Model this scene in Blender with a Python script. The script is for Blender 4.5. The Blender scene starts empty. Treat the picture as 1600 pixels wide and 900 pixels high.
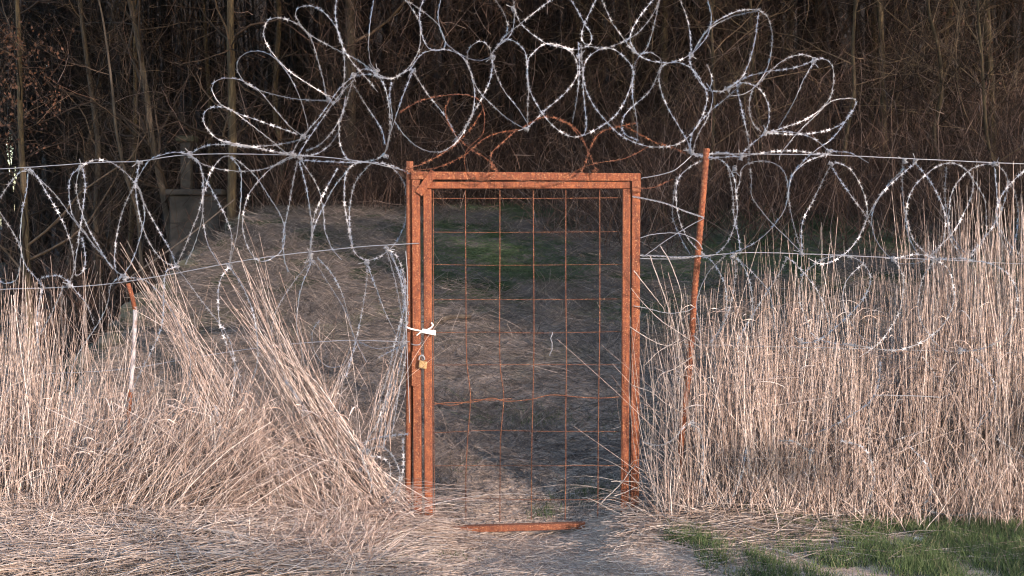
import bpy, math, random
import numpy as np
from mathutils import Vector

random.seed(7)
RNG = np.random.default_rng(11)
SC = bpy.context.scene
COL = SC.collection
PI = math.pi

# ------------------------------------------------------------------ camera, world, sun, exposure
EYE = 1.75
FPX = 1820.0            # focal length in photo pixels (photo is 1600 wide)
HOR = 350.0             # photo row of the eye level
cam_d = bpy.data.cameras.new("camera")
cam_d.sensor_width = 36.0
cam_d.lens = 36.0 * FPX / 1600.0
cam_d.shift_y = -(450.0 - HOR) / 1600.0
cam_d.clip_end = 1000.0
cam = bpy.data.objects.new("camera", cam_d)
cam.location = (0, 0, EYE)
cam.rotation_euler = (PI / 2, 0, 0)
COL.objects.link(cam)
SC.camera = cam

SUN_EL = math.radians(14.0)
SUN_AZ = math.radians(38.0)      # to the right of straight behind the camera
SH = np.array([math.sin(SUN_AZ), -math.cos(SUN_AZ)])
world = bpy.data.worlds.new("World")
SC.world = world
world.use_nodes = True
wn = world.node_tree
wn.nodes.clear()
sky = wn.nodes.new("ShaderNodeTexSky")
sky.sky_type = 'NISHITA'
sky.sun_disc = False
sky.sun_elevation = SUN_EL
sky.sun_rotation = PI - SUN_AZ
sky.air_density = 1.0
sky.dust_density = 1.5
sky.ozone_density = 1.0
bg = wn.nodes.new("ShaderNodeBackground")
bg.inputs['Strength'].default_value = 0.15
wo = wn.nodes.new("ShaderNodeOutputWorld")
wn.links.new(sky.outputs[0], bg.inputs[0])
wn.links.new(bg.outputs[0], wo.inputs[0])

sun_d = bpy.data.lights.new("sun", 'SUN')
sun_d.energy = 2.0
sun_d.angle = math.radians(0.6)
sun_d.color = (1.0, 0.80, 0.68)
sun = bpy.data.objects.new("sun", sun_d)
S3 = Vector((SH[0] * math.cos(SUN_EL), SH[1] * math.cos(SUN_EL), math.sin(SUN_EL)))
sun.rotation_euler = (-S3).to_track_quat('-Z', 'Y').to_euler()
sun.location = (8, -12, 12)
COL.objects.link(sun)

SC.view_settings.view_transform = 'Standard'
SC.view_settings.look = 'None'
SC.view_settings.exposure = 1.9
SC.view_settings.gamma = 1.0
SC.view_settings.use_curve_mapping = False
SC.render.engine = 'CYCLES'
SC.cycles.filter_width = 1.15
SC.cycles.max_bounces = 5
SC.cycles.diffuse_bounces = 2
SC.cycles.glossy_bounces = 2
SC.cycles.transparent_max_bounces = 4

# ------------------------------------------------------------------ helpers
def P(px, py, Y=7.0):
    """photo pixel at distance Y in front of the camera -> world point"""
    return ((px - 800.0) / FPX * Y, Y, EYE - (py - HOR) / FPX * Y)

def X(px, Y=7.0):
    return (px - 800.0) / FPX * Y

_perm = RNG.random((257, 257))
def vnoise(x, y):
    xi = np.floor(x).astype(int); yi = np.floor(y).astype(int)
    fx = x - xi; fy = y - yi
    fx = fx * fx * (3 - 2 * fx); fy = fy * fy * (3 - 2 * fy)
    a = _perm[xi % 256, yi % 256]; b = _perm[(xi + 1) % 256, yi % 256]
    c = _perm[xi % 256, (yi + 1) % 256]; d = _perm[(xi + 1) % 256, (yi + 1) % 256]
    return (a * (1 - fx) + b * fx) * (1 - fy) + (c * (1 - fx) + d * fx) * fy

def fbm(x, y, o=4):
    s = 0; a = 0.5
    for i in range(o):
        s = s + a * (vnoise(x + 17.3 * i, y + 9.1 * i) - 0.5)
        x = x * 2.03; y = y * 2.03; a *= 0.5
    return s

def sstep(a, b, t):
    t = np.clip((t - a) / (b - a), 0, 1)
    return t * t * (3 - 2 * t)

def ground_h(x, y):
    x = np.asarray(x, float); y = np.asarray(y, float)
    ramp = np.interp(y, [7.3, 8.5, 12.0, 16.0, 18.0, 60.0, 200.0], [0, 0.16, 0.96, 1.88, 2.02, 2.9, 6.0])
    ramp = np.where(y < 7.3, 0, ramp)
    ramp = ramp + 0.10 * fbm(x * 0.5, y * 0.5) * sstep(8, 10, y)
    low = np.interp(y, [8.0, 10.0, 16.0, 60.0, 200.0], [-0.5, -0.75, -0.4, 0.6, 1.4])
    edge = np.interp(y, [7.0, 8.2, 9.0, 12.0, 18.0, 24.0, 200], [-5.2, -3.9, -3.45, -3.65, -3.6, -5.0, -30.0])
    edge = edge + 0.25 * fbm(y * 0.8, y * 0.3 + 4)
    wgt = sstep(0.0, 1.1, edge - x) * sstep(7.9, 8.9, y)
    h = ramp * (1 - wgt) + low * wgt
    # worn hollow of the path under the gate, small heaps beside its posts
    h = h - 0.12 * np.exp(-((x - 0.03) / 0.48) ** 4) * np.exp(-((y - 6.75) / 0.75) ** 2)
    h = h + 0.02 * np.exp(-((x + 0.52) / 0.16) ** 2 - ((y - 6.93) / 0.16) ** 2)
    h = h + 0.02 * np.exp(-((x - 0.62) / 0.18) ** 2 - ((y - 6.93) / 0.18) ** 2)
    h = h + 0.07 * np.exp(-((x - 1.35) / 0.45) ** 2 - ((y - 6.75) / 0.22) ** 2)
    h = h + 0.05 * (1 - sstep(-2.0, -0.6, x)) * np.exp(-((y - 6.6) / 0.6) ** 2)
    near = np.exp(-((y - 8) / 9.0) ** 2)
    h = h + 0.09 * fbm(x * 2.1 + 7, y * 2.1) * sstep(7.6, 9.0, y) * np.exp(-((y - 12) / 6.0) ** 2)
    h = h + (0.035 * fbm(x * 3, y * 3) + 0.022 * fbm(x * 14, y * 14)) * near
    return h

def tag(o, label=None, cat=None, group=None, kind=None):
    if label: o['label'] = label
    if cat: o['category'] = cat
    if group: o['group'] = group
    if kind: o['kind'] = kind
    return o

def empty(name, loc=(0, 0, 0)):
    o = bpy.data.objects.new(name, None)
    o.location = loc
    o.empty_display_size = 0.1
    COL.objects.link(o)
    return o

def make(name, verts, faces, mat, parent=None, tint=None, smooth=False):
    """verts (N,3) array, faces (M,k) array or list of tuples -> ONE mesh object (verts in world space)"""
    me = bpy.data.meshes.new(name)
    verts = np.asarray(verts, dtype=np.float32)
    if parent is not None:
        verts = verts - np.array(parent.location, dtype=np.float32)
        pp = parent.parent
        while pp is not None:
            verts = verts - np.array(pp.location, dtype=np.float32)
            pp = pp.parent
    if isinstance(faces, np.ndarray):
        k = faces.shape[1]; m = faces.shape[0]
        me.vertices.add(len(verts)); me.vertices.foreach_set('co', verts.ravel())
        me.loops.add(m * k); me.loops.foreach_set('vertex_index', faces.astype(np.int32).ravel())
        me.polygons.add(m)
        me.polygons.foreach_set('loop_start', np.arange(0, m * k, k, dtype=np.int32))
        me.polygons.foreach_set('loop_total', np.full(m, k, dtype=np.int32))
        me.update(calc_edges=True)
    else:
        me.from_pydata([tuple(map(float, v)) for v in verts], [], [tuple(int(i) for i in f) for f in faces])
        me.update()
    if tint is not None:
        a = me.attributes.new('tint', 'FLOAT', 'POINT')
        a.data.foreach_set('value', np.asarray(tint, dtype=np.float32))
    if smooth:
        me.polygons.foreach_set('use_smooth', np.ones(len(me.polygons), dtype=bool))
    me.materials.append(mat)
    o = bpy.data.objects.new(name, me)
    COL.objects.link(o)
    if parent is not None: o.parent = parent
    return o

def tubes(Pts, R, k=3, tint=None, caps=False):
    """Pts (N,n,3), R (N,n) -> verts, quads, tint per vertex"""
    Pts = np.asarray(Pts, float); N, n, _ = Pts.shape
    R = np.broadcast_to(np.asarray(R, float), (N, n))
    T = np.gradient(Pts, axis=1)
    T /= np.linalg.norm(T, axis=2, keepdims=True) + 1e-9
    ref = np.where(np.abs(T[:, :1, 2:3]) > 0.8, np.array([1.0, 0.1, 0]), np.array([0, 0.1, 1.0]))
    ref = np.broadcast_to(ref, T.shape)
    A = np.cross(T, ref); A /= np.linalg.norm(A, axis=2, keepdims=True) + 1e-9
    B = np.cross(T, A)
    ang = np.linspace(0, 2 * PI, k, endpoint=False)
    ca = np.cos(ang)[None, None, :, None]; sa = np.sin(ang)[None, None, :, None]
    V = Pts[:, :, None, :] + R[:, :, None, None] * (ca * A[:, :, None, :] + sa * B[:, :, None, :])
    V = V.reshape(-1, 3)
    i = np.arange(N)[:, None, None] * n * k
    j = np.arange(n - 1)[None, :, None] * k
    a = np.arange(k)[None, None, :]; b = (a + 1) % k
    F = np.stack([i + j + a, i + j + b, i + j + k + b, i + j + k + a], axis=-1).reshape(-1, 4)
    tt = None
    if tint is not None:
        tt = np.repeat(np.asarray(tint, float), n * k)
    return V, F, tt

def join(parts):
    vs, fs, ts = [], [], []
    off = 0
    for v, f, t in parts:
        vs.append(v); fs.append(f + off); off += len(v)
        ts.append(t if t is not None else np.full(len(v), 0.5))
    return np.concatenate(vs), np.concatenate(fs), np.concatenate(ts)

def spline(pts, n):
    """Catmull-Rom through pts (m,3) resampled evenly to n points"""
    p = np.asarray(pts, float)
    if len(p) == 2:
        t = np.linspace(0, 1, n)[:, None]
        return p[0] * (1 - t) + p[1] * t
    q = np.vstack([2 * p[0] - p[1], p, 2 * p[-1] - p[-2]])
    out = []
    for i in range(1, len(q) - 2):
        t = np.linspace(0, 1, 12, endpoint=False)[:, None]
        a, b, c, d = q[i - 1], q[i], q[i + 1], q[i + 2]
        out.append(0.5 * (2 * b + (c - a) * t + (2 * a - 5 * b + 4 * c - d) * t ** 2 + (3 * b - a - 3 * c + d) * t ** 3))
    out = np.vstack(out + [p[-1][None]])
    s = np.concatenate([[0], np.cumsum(np.linalg.norm(np.diff(out, axis=0), axis=1))])
    u = np.linspace(0, s[-1], n)
    return np.stack([np.interp(u, s, out[:, c]) for c in range(out.shape[1])], axis=1)

def length(p):
    return float(np.linalg.norm(np.diff(np.asarray(p, float), axis=0), axis=1).sum())

def box(x0, x1, y0, y1, z0, z1, bev=0.0):
    """box with chamfered long edges"""
    import bmesh
    bm = bmesh.new()
    bmesh.ops.create_cube(bm, size=1.0)
    for v in bm.verts:
        v.co = Vector((x0 + (v.co.x + .5) * (x1 - x0), y0 + (v.co.y + .5) * (y1 - y0), z0 + (v.co.z + .5) * (z1 - z0)))
    if bev > 0:
        bmesh.ops.bevel(bm, geom=bm.edges[:], offset=bev, segments=2, affect='EDGES', profile=0.5)
    vs = np.array([v.co[:] for v in bm.verts]); fs = [tuple(v.index for v in f.verts) for f in bm.faces]
    bm.verts.index_update()
    fs = [tuple(v.index for v in f.verts) for f in bm.faces]
    bm.free()
    return vs, fs

def joinl(parts):
    vs, fs, off = [], [], 0
    for v, f in parts:
        vs.append(np.asarray(v, float)); fs += [tuple(int(i) + off for i in g) for g in f]; off += len(v)
    return np.concatenate(vs), fs

def pole(pts, r, k=12, n=None, ribs=0.0, pitch=0.02):
    """closed round bar along a spline; optional twisted ribs"""
    L = length(pts)
    n = n or max(3, int(L / 0.05))
    p = spline(pts, n)
    V, F, _ = tubes(p[None], np.full((1, n), r), k)
    if ribs:
        c = np.repeat(p, k, axis=0); s = np.repeat(np.linspace(0, L, n), k); a = np.tile(np.arange(k) * 2 * PI / k, n)
        m = 1 + ribs * np.maximum(0, np.sin(2 * PI * s / pitch + a)) ** 2
        V = c + (V - c) * m[:, None]
    F = [tuple(f) for f in F] + [tuple(range(k))[::-1], tuple(range((n - 1) * k, n * k))]
    return V, F

# ------------------------------------------------------------------ materials
def mat_new(name):
    m = bpy.data.materials.new(name); m.use_nodes = True
    nt = m.node_tree; b = nt.nodes['Principled BSDF']
    return m, nt, b

def ramp_node(nt, fac, stops):
    r = nt.nodes.new('ShaderNodeValToRGB')
    while len(r.color_ramp.elements) < len(stops): r.color_ramp.elements.new(0.5)
    for e, (p, c) in zip(r.color_ramp.elements, stops):
        e.position = p; e.color = (*c, 1)
    nt.links.new(fac, r.inputs[0])
    return r.outputs[0]

def noise(nt, scale, detail=4, rough=0.6, vec=None, scl=None):
    n = nt.nodes.new('ShaderNodeTexNoise')
    n.inputs['Scale'].default_value = scale; n.inputs['Detail'].default_value = detail
    n.inputs['Roughness'].default_value = rough
    g = nt.nodes.new('ShaderNodeNewGeometry')
    src = g.outputs['Position']
    if scl:
        mp = nt.nodes.new('ShaderNodeMapping'); mp.inputs['Scale'].default_value = scl
        nt.links.new(src, mp.inputs[0]); src = mp.outputs[0]
    nt.links.new(src, n.inputs['Vector'])
    return n.outputs['Fac']

def bump(nt, b, h, strength=0.5, dist=0.01):
    bn = nt.nodes.new('ShaderNodeBump'); bn.inputs['Strength'].default_value = strength; bn.inputs['Distance'].default_value = dist
    nt.links.new(h, bn.inputs['Height']); nt.links.new(bn.outputs[0], b.inputs['Normal'])

def mix(nt, fac, a, c, mode='MIX'):
    m = nt.nodes.new('ShaderNodeMix'); m.data_type = 'RGBA'; m.blend_type = mode
    if isinstance(fac, (int, float)): m.inputs[0].default_value = fac
    else: nt.links.new(fac, m.inputs[0])
    for s, v in ((6, a), (7, c)):
        if isinstance(v, tuple): m.inputs[s].default_value = (*v, 1)
        else: nt.links.new(v, m.inputs[s])
    return m.outputs[2]

def simple(name, stops, scale=20, rough=0.8, metal=0.0, bmp=0.0, bdist=0.003, scl=None, spec=0.3, detail=5):
    m, nt, b = mat_new(name)
    n = noise(nt, scale, detail, 0.65, scl=scl)
    nt.links.new(ramp_node(nt, n, stops), b.inputs['Base Color'])
    b.inputs['Roughness'].default_value = rough; b.inputs['Metallic'].default_value = metal
    b.inputs['Specular IOR Level'].default_value = spec
    if bmp: bump(nt, b, n, bmp, bdist)
    return m

def tinted(name, stops, rough=0.75, mottled=60, mott=0.35, spec=0.25):
    """colour from the per-strand tint attribute, broken by fine noise"""
    m, nt, b = mat_new(name)
    at = nt.nodes.new('ShaderNodeAttribute'); at.attribute_name = 'tint'
    c = ramp_node(nt, at.outputs['Fac'], stops)
    n = noise(nt, mottled, 2, 0.5)
    lo = ramp_node(nt, n, [(0.35, (1 - mott,) * 3), (0.6, (1, 1, 1))])
    c = mix(nt, 1.0, c, lo, 'MULTIPLY')
    nt.links.new(c, b.inputs['Base Color'])
    b.inputs['Roughness'].default_value = rough; b.inputs['Specular IOR Level'].default_value = spec
    return m

def rust_mat(name, base, light, dark):
    m, nt, b = mat_new(name)
    n1 = noise(nt, 28, 8, 0.8); n2 = noise(nt, 130, 4, 0.7); n3 = noise(nt, 48, 6, 0.8)
    n4 = noise(nt, 5, 5, 0.75, scl=(9, 9, 0.6))
    c = ramp_node(nt, n1, [(0.38, dark), (0.5, base), (0.62, light)])
    sp = ramp_node(nt, n2, [(0.56, (0, 0, 0)), (0.64, (1, 1, 1))])
    c = mix(nt, ramp_node(nt, n4, [(0.40, (0.75, 0.75, 0.75)), (0.56, (0, 0, 0))]), c, dark)
    c = mix(nt, sp, c, (0.42, 0.22, 0.12))
    sp2 = ramp_node(nt, n3, [(0.32, (1, 1, 1)), (0.42, (0, 0, 0))])
    c = mix(nt, sp2, c, (0.13, 0.035, 0.018))
    nt.links.new(c, b.inputs['Base Color'])
    b.inputs['Roughness'].default_value = 0.88; b.inputs['Specular IOR Level'].default_value = 0.2
    bump(nt, b, n2, 0.6, 0.002)
    return m

M = {}
M['rust'] = rust_mat('rust_orange', (0.205, 0.066, 0.036), (0.31, 0.112, 0.052), (0.105, 0.040, 0.028))
M['rust_dark'] = rust_mat('rust_dark', (0.21, 0.075, 0.042), (0.29, 0.115, 0.06), (0.12, 0.045, 0.03))
M['rust_wire'] = rust_mat('rust_wire', (0.15, 0.060, 0.038), (0.23, 0.100, 0.060), (0.09, 0.04, 0.028))
M['zinc'] = simple('zinc', [(0.3, (0.18, 0.195, 0.235)), (0.7, (0.34, 0.35, 0.39))], 25, 0.42, 0.35, 0.3, 0.001, spec=0.6)
M['zinc_old'] = simple('zinc_old', [(0.3, (0.19, 0.205, 0.24)), (0.7, (0.36, 0.37, 0.40))], 25, 0.55, 0.3, spec=0.5)
M['white'] = simple('white_plastic', [(0.3, (0.72, 0.73, 0.74)), (0.7, (0.82, 0.82, 0.82))], 30, 0.4, spec=0.5)
M['ink'] = simple('ink', [(0.3, (0.02, 0.02, 0.02)), (0.7, (0.05, 0.05, 0.05))], 30, 0.6)
M['brass'] = simple('brass', [(0.35, (0.22, 0.13, 0.06)), (0.6, (0.48, 0.33, 0.16))], 90, 0.45, 0.3, 0.2, spec=0.5)
M['painted_pole'] = simple('painted_pole', [(0.38, (0.20, 0.15, 0.14)), (0.48, (0.33, 0.31, 0.34)), (0.7, (0.48, 0.46, 0.50))], 22, 0.5, 0, 0.3, spec=0.4)
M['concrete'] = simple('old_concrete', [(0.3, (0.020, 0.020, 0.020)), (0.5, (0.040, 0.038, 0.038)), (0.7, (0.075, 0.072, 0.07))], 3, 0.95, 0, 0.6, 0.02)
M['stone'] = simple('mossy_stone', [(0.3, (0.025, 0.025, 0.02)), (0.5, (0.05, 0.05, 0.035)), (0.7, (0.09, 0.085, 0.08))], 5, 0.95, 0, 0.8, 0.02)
M['white_stone'] = simple('pale_stone', [(0.3, (0.35, 0.35, 0.35)), (0.7, (0.62, 0.62, 0.62))], 30, 0.9, 0, 0.5, 0.01)
M['bark'] = simple('bark', [(0.3, (0.030, 0.024, 0.018)), (0.5, (0.070, 0.053, 0.034)), (0.72, (0.14, 0.11, 0.065))], 7, 0.95, 0, 0.9, 0.02, scl=(4, 4, 0.7))
M['bark_grey'] = simple('bark_grey', [(0.3, (0.035, 0.028, 0.022)), (0.5, (0.065, 0.052, 0.042)), (0.72, (0.12, 0.10, 0.08))], 7, 0.95, 0, 0.9, 0.02, scl=(4, 4, 0.7))
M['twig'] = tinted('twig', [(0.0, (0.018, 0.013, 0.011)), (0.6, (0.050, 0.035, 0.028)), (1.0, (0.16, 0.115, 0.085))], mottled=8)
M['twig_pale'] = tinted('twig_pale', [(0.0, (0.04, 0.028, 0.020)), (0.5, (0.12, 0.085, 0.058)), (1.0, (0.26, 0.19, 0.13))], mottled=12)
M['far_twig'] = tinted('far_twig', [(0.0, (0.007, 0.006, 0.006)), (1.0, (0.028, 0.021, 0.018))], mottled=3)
M['brush'] = tinted('brush', [(0.0, (0.018, 0.011, 0.010)), (0.5, (0.058, 0.034, 0.027)), (0.85, (0.15, 0.095, 0.075)), (1.0, (0.26, 0.20, 0.18))], mottled=10)
M['dead_leaf'] = tinted('dead_leaf', [(0.0, (0.05, 0.027, 0.020)), (1.0, (0.15, 0.080, 0.055))])
M['reed'] = tinted('dry_reed', [(0.0, (0.18, 0.130, 0.115)), (0.32, (0.42, 0.315, 0.272)), (0.72, (0.62, 0.500, 0.450)), (0.93, (0.80, 0.715, 0.675)), (0.94, (0.30, 0.27, 0.27)), (1.0, (0.46, 0.42, 0.42))], mottled=42, mott=0.48)
M['straw'] = tinted('straw', [(0.0, (0.20, 0.145, 0.118)), (0.4, (0.44, 0.340, 0.285)), (1.0, (0.74, 0.635, 0.565))], mottled=40)
M['grey_twig'] = tinted('grey_twig', [(0.0, (0.24, 0.19, 0.17)), (1.0, (0.52, 0.46, 0.43))], mottled=40)
M['bank_grass'] = tinted('bank_grass', [(0.0, (0.060, 0.051, 0.047)), (0.40, (0.135, 0.113, 0.103)), (0.70, (0.26, 0.218, 0.198)), (0.745, (0.48, 0.40, 0.36)), (0.75, (0.030, 0.052, 0.027)), (1.0, (0.070, 0.105, 0.052))], mottled=20)
M['grass'] = tinted('green_grass', [(0.0, (0.040, 0.070, 0.028)), (0.6, (0.085, 0.135, 0.050)), (0.9, (0.15, 0.19, 0.09)), (1.0, (0.32, 0.28, 0.19))], mottled=20)
M['light_blocker'] = simple('screen_leaf', [(0.3, (0.04, 0.045, 0.03)), (0.7, (0.07, 0.07, 0.045))], 2, 0.9)

def ground_material():
    m, nt, b = mat_new('ground_soil')
    n1 = noise(nt, 1.6, 6, 0.7); n2 = noise(nt, 38, 6, 0.75); n3 = noise(nt, 9, 5, 0.7, scl=(0.5, 1.6, 1))
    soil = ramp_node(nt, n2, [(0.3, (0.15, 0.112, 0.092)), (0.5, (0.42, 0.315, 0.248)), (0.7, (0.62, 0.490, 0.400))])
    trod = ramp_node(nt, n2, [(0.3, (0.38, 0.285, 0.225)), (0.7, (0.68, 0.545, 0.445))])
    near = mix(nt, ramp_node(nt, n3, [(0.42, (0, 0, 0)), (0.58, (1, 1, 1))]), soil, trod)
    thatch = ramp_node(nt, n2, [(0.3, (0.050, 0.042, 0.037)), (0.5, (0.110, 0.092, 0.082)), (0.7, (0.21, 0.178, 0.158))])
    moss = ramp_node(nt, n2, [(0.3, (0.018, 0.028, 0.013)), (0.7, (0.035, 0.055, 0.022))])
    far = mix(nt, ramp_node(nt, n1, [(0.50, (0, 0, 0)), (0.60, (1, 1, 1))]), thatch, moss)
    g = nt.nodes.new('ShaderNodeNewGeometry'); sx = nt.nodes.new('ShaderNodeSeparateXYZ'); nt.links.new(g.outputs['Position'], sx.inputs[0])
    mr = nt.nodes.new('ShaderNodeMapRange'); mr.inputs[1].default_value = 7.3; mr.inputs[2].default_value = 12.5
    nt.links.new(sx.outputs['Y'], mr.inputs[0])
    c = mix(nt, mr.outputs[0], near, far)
    nt.links.new(c, b.inputs['Base Color'])
    b.inputs['Roughness'].default_value = 0.97; b.inputs['Specular IOR Level'].default_value = 0.1
    bump(nt, b, n2, 0.9, 0.02)
    return m
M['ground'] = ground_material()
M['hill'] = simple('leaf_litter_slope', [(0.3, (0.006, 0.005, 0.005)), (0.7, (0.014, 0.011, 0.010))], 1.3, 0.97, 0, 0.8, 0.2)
mw, ntw, bw = mat_new('dark_water')
bw.inputs['Base Color'].default_value = (0.02, 0.025, 0.022, 1); bw.inputs['Roughness'].default_value = 0.06
bump(ntw, bw, noise(ntw, 6, 3, 0.5), 0.15, 0.02)
M['water'] = mw

# ------------------------------------------------------------------ terrain
def coords(a, segs):
    out = [a]
    for end, step in segs:
        n = max(1, int(round((end - out[-1]) / step)))
        out += list(np.linspace(out[-1], end, n + 1)[1:])
    return np.array(out)
gx = coords(-150, [(-40, 8), (-12, 1.0), (-5, 0.2), (5, 0.035), (12, 0.2), (40, 1.0), (150, 8)])
gy = coords(-80, [(-10, 5), (5, 0.5), (10.5, 0.035), (18.5, 0.07), (30, 0.3), (200, 5)])
GX, GY = np.meshgrid(gx, gy, indexing='ij')
GZ = ground_h(GX, GY)
V = np.stack([GX, GY, GZ], -1).reshape(-1, 3)
nx, ny = len(gx), len(gy)
ii, jj = np.meshgrid(np.arange(nx - 1), np.arange(ny - 1), indexing='ij')
F = np.stack([ii * ny + jj, (ii + 1) * ny + jj, (ii + 1) * ny + jj + 1, ii * ny + jj + 1], -1).reshape(-1, 4)
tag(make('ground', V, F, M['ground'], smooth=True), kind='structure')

# wooded slope rising behind the wood; lower on the far left where the light comes through
hx = np.linspace(-90, 90, 130); hy = np.linspace(48, 120, 40)
HX, HY = np.meshgrid(hx, hy, indexing='ij')
px_ = HX / HY * FPX + 800
crest = 21 + 2.5 * fbm(HX * 0.12, HX * 0 + 3) * 2
crest = crest * (0.03 + 0.97 * sstep(-25.2, -22.4, HX * 60 / HY))
HZ = 0.4 + crest * sstep(48, 74, HY) + 1.0 * fbm(HX * 0.3, HY * 0.3)
V = np.stack([HX, HY, HZ], -1).reshape(-1, 3)
nx, ny = len(hx), len(hy)
ii, jj = np.meshgrid(np.arange(nx - 1), np.arange(ny - 1), indexing='ij')
F = np.stack([ii * ny + jj, (ii + 1) * ny + jj, (ii + 1) * ny + jj + 1, ii * ny + jj + 1], -1).reshape(-1, 4)
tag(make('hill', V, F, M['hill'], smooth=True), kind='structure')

V = [(-16, 8.3, -0.58), (-3.6, 8.3, -0.58), (-3.6, 15, -0.58), (-16, 15, -0.58)]
tag(make('ditch_water', V, [(0, 1, 2, 3)], M['water']), kind='structure')

# ------------------------------------------------------------------ unseen screen of leaves and trunks towards the sun, added to shade the scene
LAT = np.array([math.cos(SUN_AZ), math.sin(SUN_AZ)])
def light_blocker():
    n = 42000
    lat = RNG.uniform(-20, 26, n); dist = RNG.uniform(22.5, 26, n); z = RNG.uniform(0.0, 21, n)
    t = math.tan(SUN_EL)
    zf = z - dist * t                     # height at which its shade crosses the fence
    rag = 0.35 * np.sin(lat * 2.3) + 0.25 * np.sin(lat * 5.1 + 1)
    keep = ~((lat > -3.1) & (lat < 2.5) & (zf > 0.34 + rag * 0.2) & (zf < 3.9 + rag))  # window cut in the screen so sun reaches only the fence
    keep &= RNG.random(n) < np.where((zf < 0.6) & (zf > -1.8), 0.09, np.where(lat > 7.5, 0.40, 0.55))
    lat, dist, z = lat[keep], dist[keep], z[keep]
    n = len(z)
    c = np.stack([SH[0] * dist + LAT[0] * lat, 7 + SH[1] * dist + LAT[1] * lat, z], -1)
    a = RNG.normal(size=(n, 3)); a /= np.linalg.norm(a, axis=1, keepdims=True)
    b = np.cross(a, RNG.normal(size=(n, 3))); b /= np.linalg.norm(b, axis=1, keepdims=True)
    s = RNG.uniform(0.13, 0.38, n)[:, None]
    V = np.stack([c - a * s - b * s * .6, c + a * s - b * s * .6, c + a * s + b * s * .6, c - a * s + b * s * .6], 1).reshape(-1, 3)
    F = np.arange(4 * n).reshape(-1, 4)
    parts = [(V, F, None)]
    m = 9000                                   # leaf quads added out of view above the wood to block sky light
    y = RNG.uniform(15.5, 46, m); x = RNG.uniform(-1.3, 1.3, m) * (y * 0.55); x[x < -y * 0.42] *= 0.6
    zc = 2.8 + 0.2 * y + RNG.uniform(0, 4.0, m)
    c = np.stack([x, y, zc], -1)
    a = RNG.normal(size=(m, 3)); a /= np.linalg.norm(a, axis=1, keepdims=True)
    b = np.cross(a, RNG.normal(size=(m, 3))); b /= np.linalg.norm(b, axis=1, keepdims=True)
    s = RNG.uniform(0.2, 0.45, m)[:, None]
    V = np.stack([c - a * s - b * s * .6, c + a * s - b * s * .6, c + a * s + b * s * .6, c - a * s + b * s * .6], 1).reshape(-1, 3)
    parts.append((V, np.arange(4 * m).reshape(-1, 4), None))
    for lt in np.arange(-18, 25, 2.3):
        if -4 < lt < 3.8: continue
        d = 24 + random.uniform(-1, 1)
        b0 = np.array([SH[0] * d + LAT[0] * lt, 7 + SH[1] * d + LAT[1] * lt, -0.2])
        pts = np.stack([b0 + np.array([0, 0, h]) for h in (0, 5, 11, 18)])[None]
        parts.append(tubes(pts, np.array([[0.22, 0.18, 0.12, 0.03]]), 8))
    v, f, t_ = join(parts)
    tag(make('unseen_leaf_screen', v, f, M['light_blocker']), kind='stuff', label='added unseen screen of leaves and trunks that shapes the light')
light_blocker()

# ------------------------------------------------------------------ trees
def branch_set(base, direction, L, r, depth, out, curl=0.25, up=0.15, split=(3, 6)):
    n = 7
    p = [np.array(base, float)]
    d = np.array(direction, float); d /= np.linalg.norm(d)
    for i in range(n - 1):
        d = d + RNG.normal(0, curl, 3) * 0.6 + np.array([0, 0, up * 0.35])
        d /= np.linalg.norm(d)
        p.append(p[-1] + d * L / (n - 1))
    p = np.array(p)
    out.append((p, r, depth))
    if depth > 0:
        for _ in range(RNG.integers(*split)):
            k = RNG.integers(1, n)
            t = p[k] - p[k - 1]; t /= np.linalg.norm(t)
            nd = t * 0.8 + RNG.normal(0, 0.65, 3)
            branch_set(p[k], nd, L * RNG.uniform(0.4, 0.75), r * (1 - k / n * 0.6) * 0.55, depth - 1, out, curl, up, split)

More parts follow.
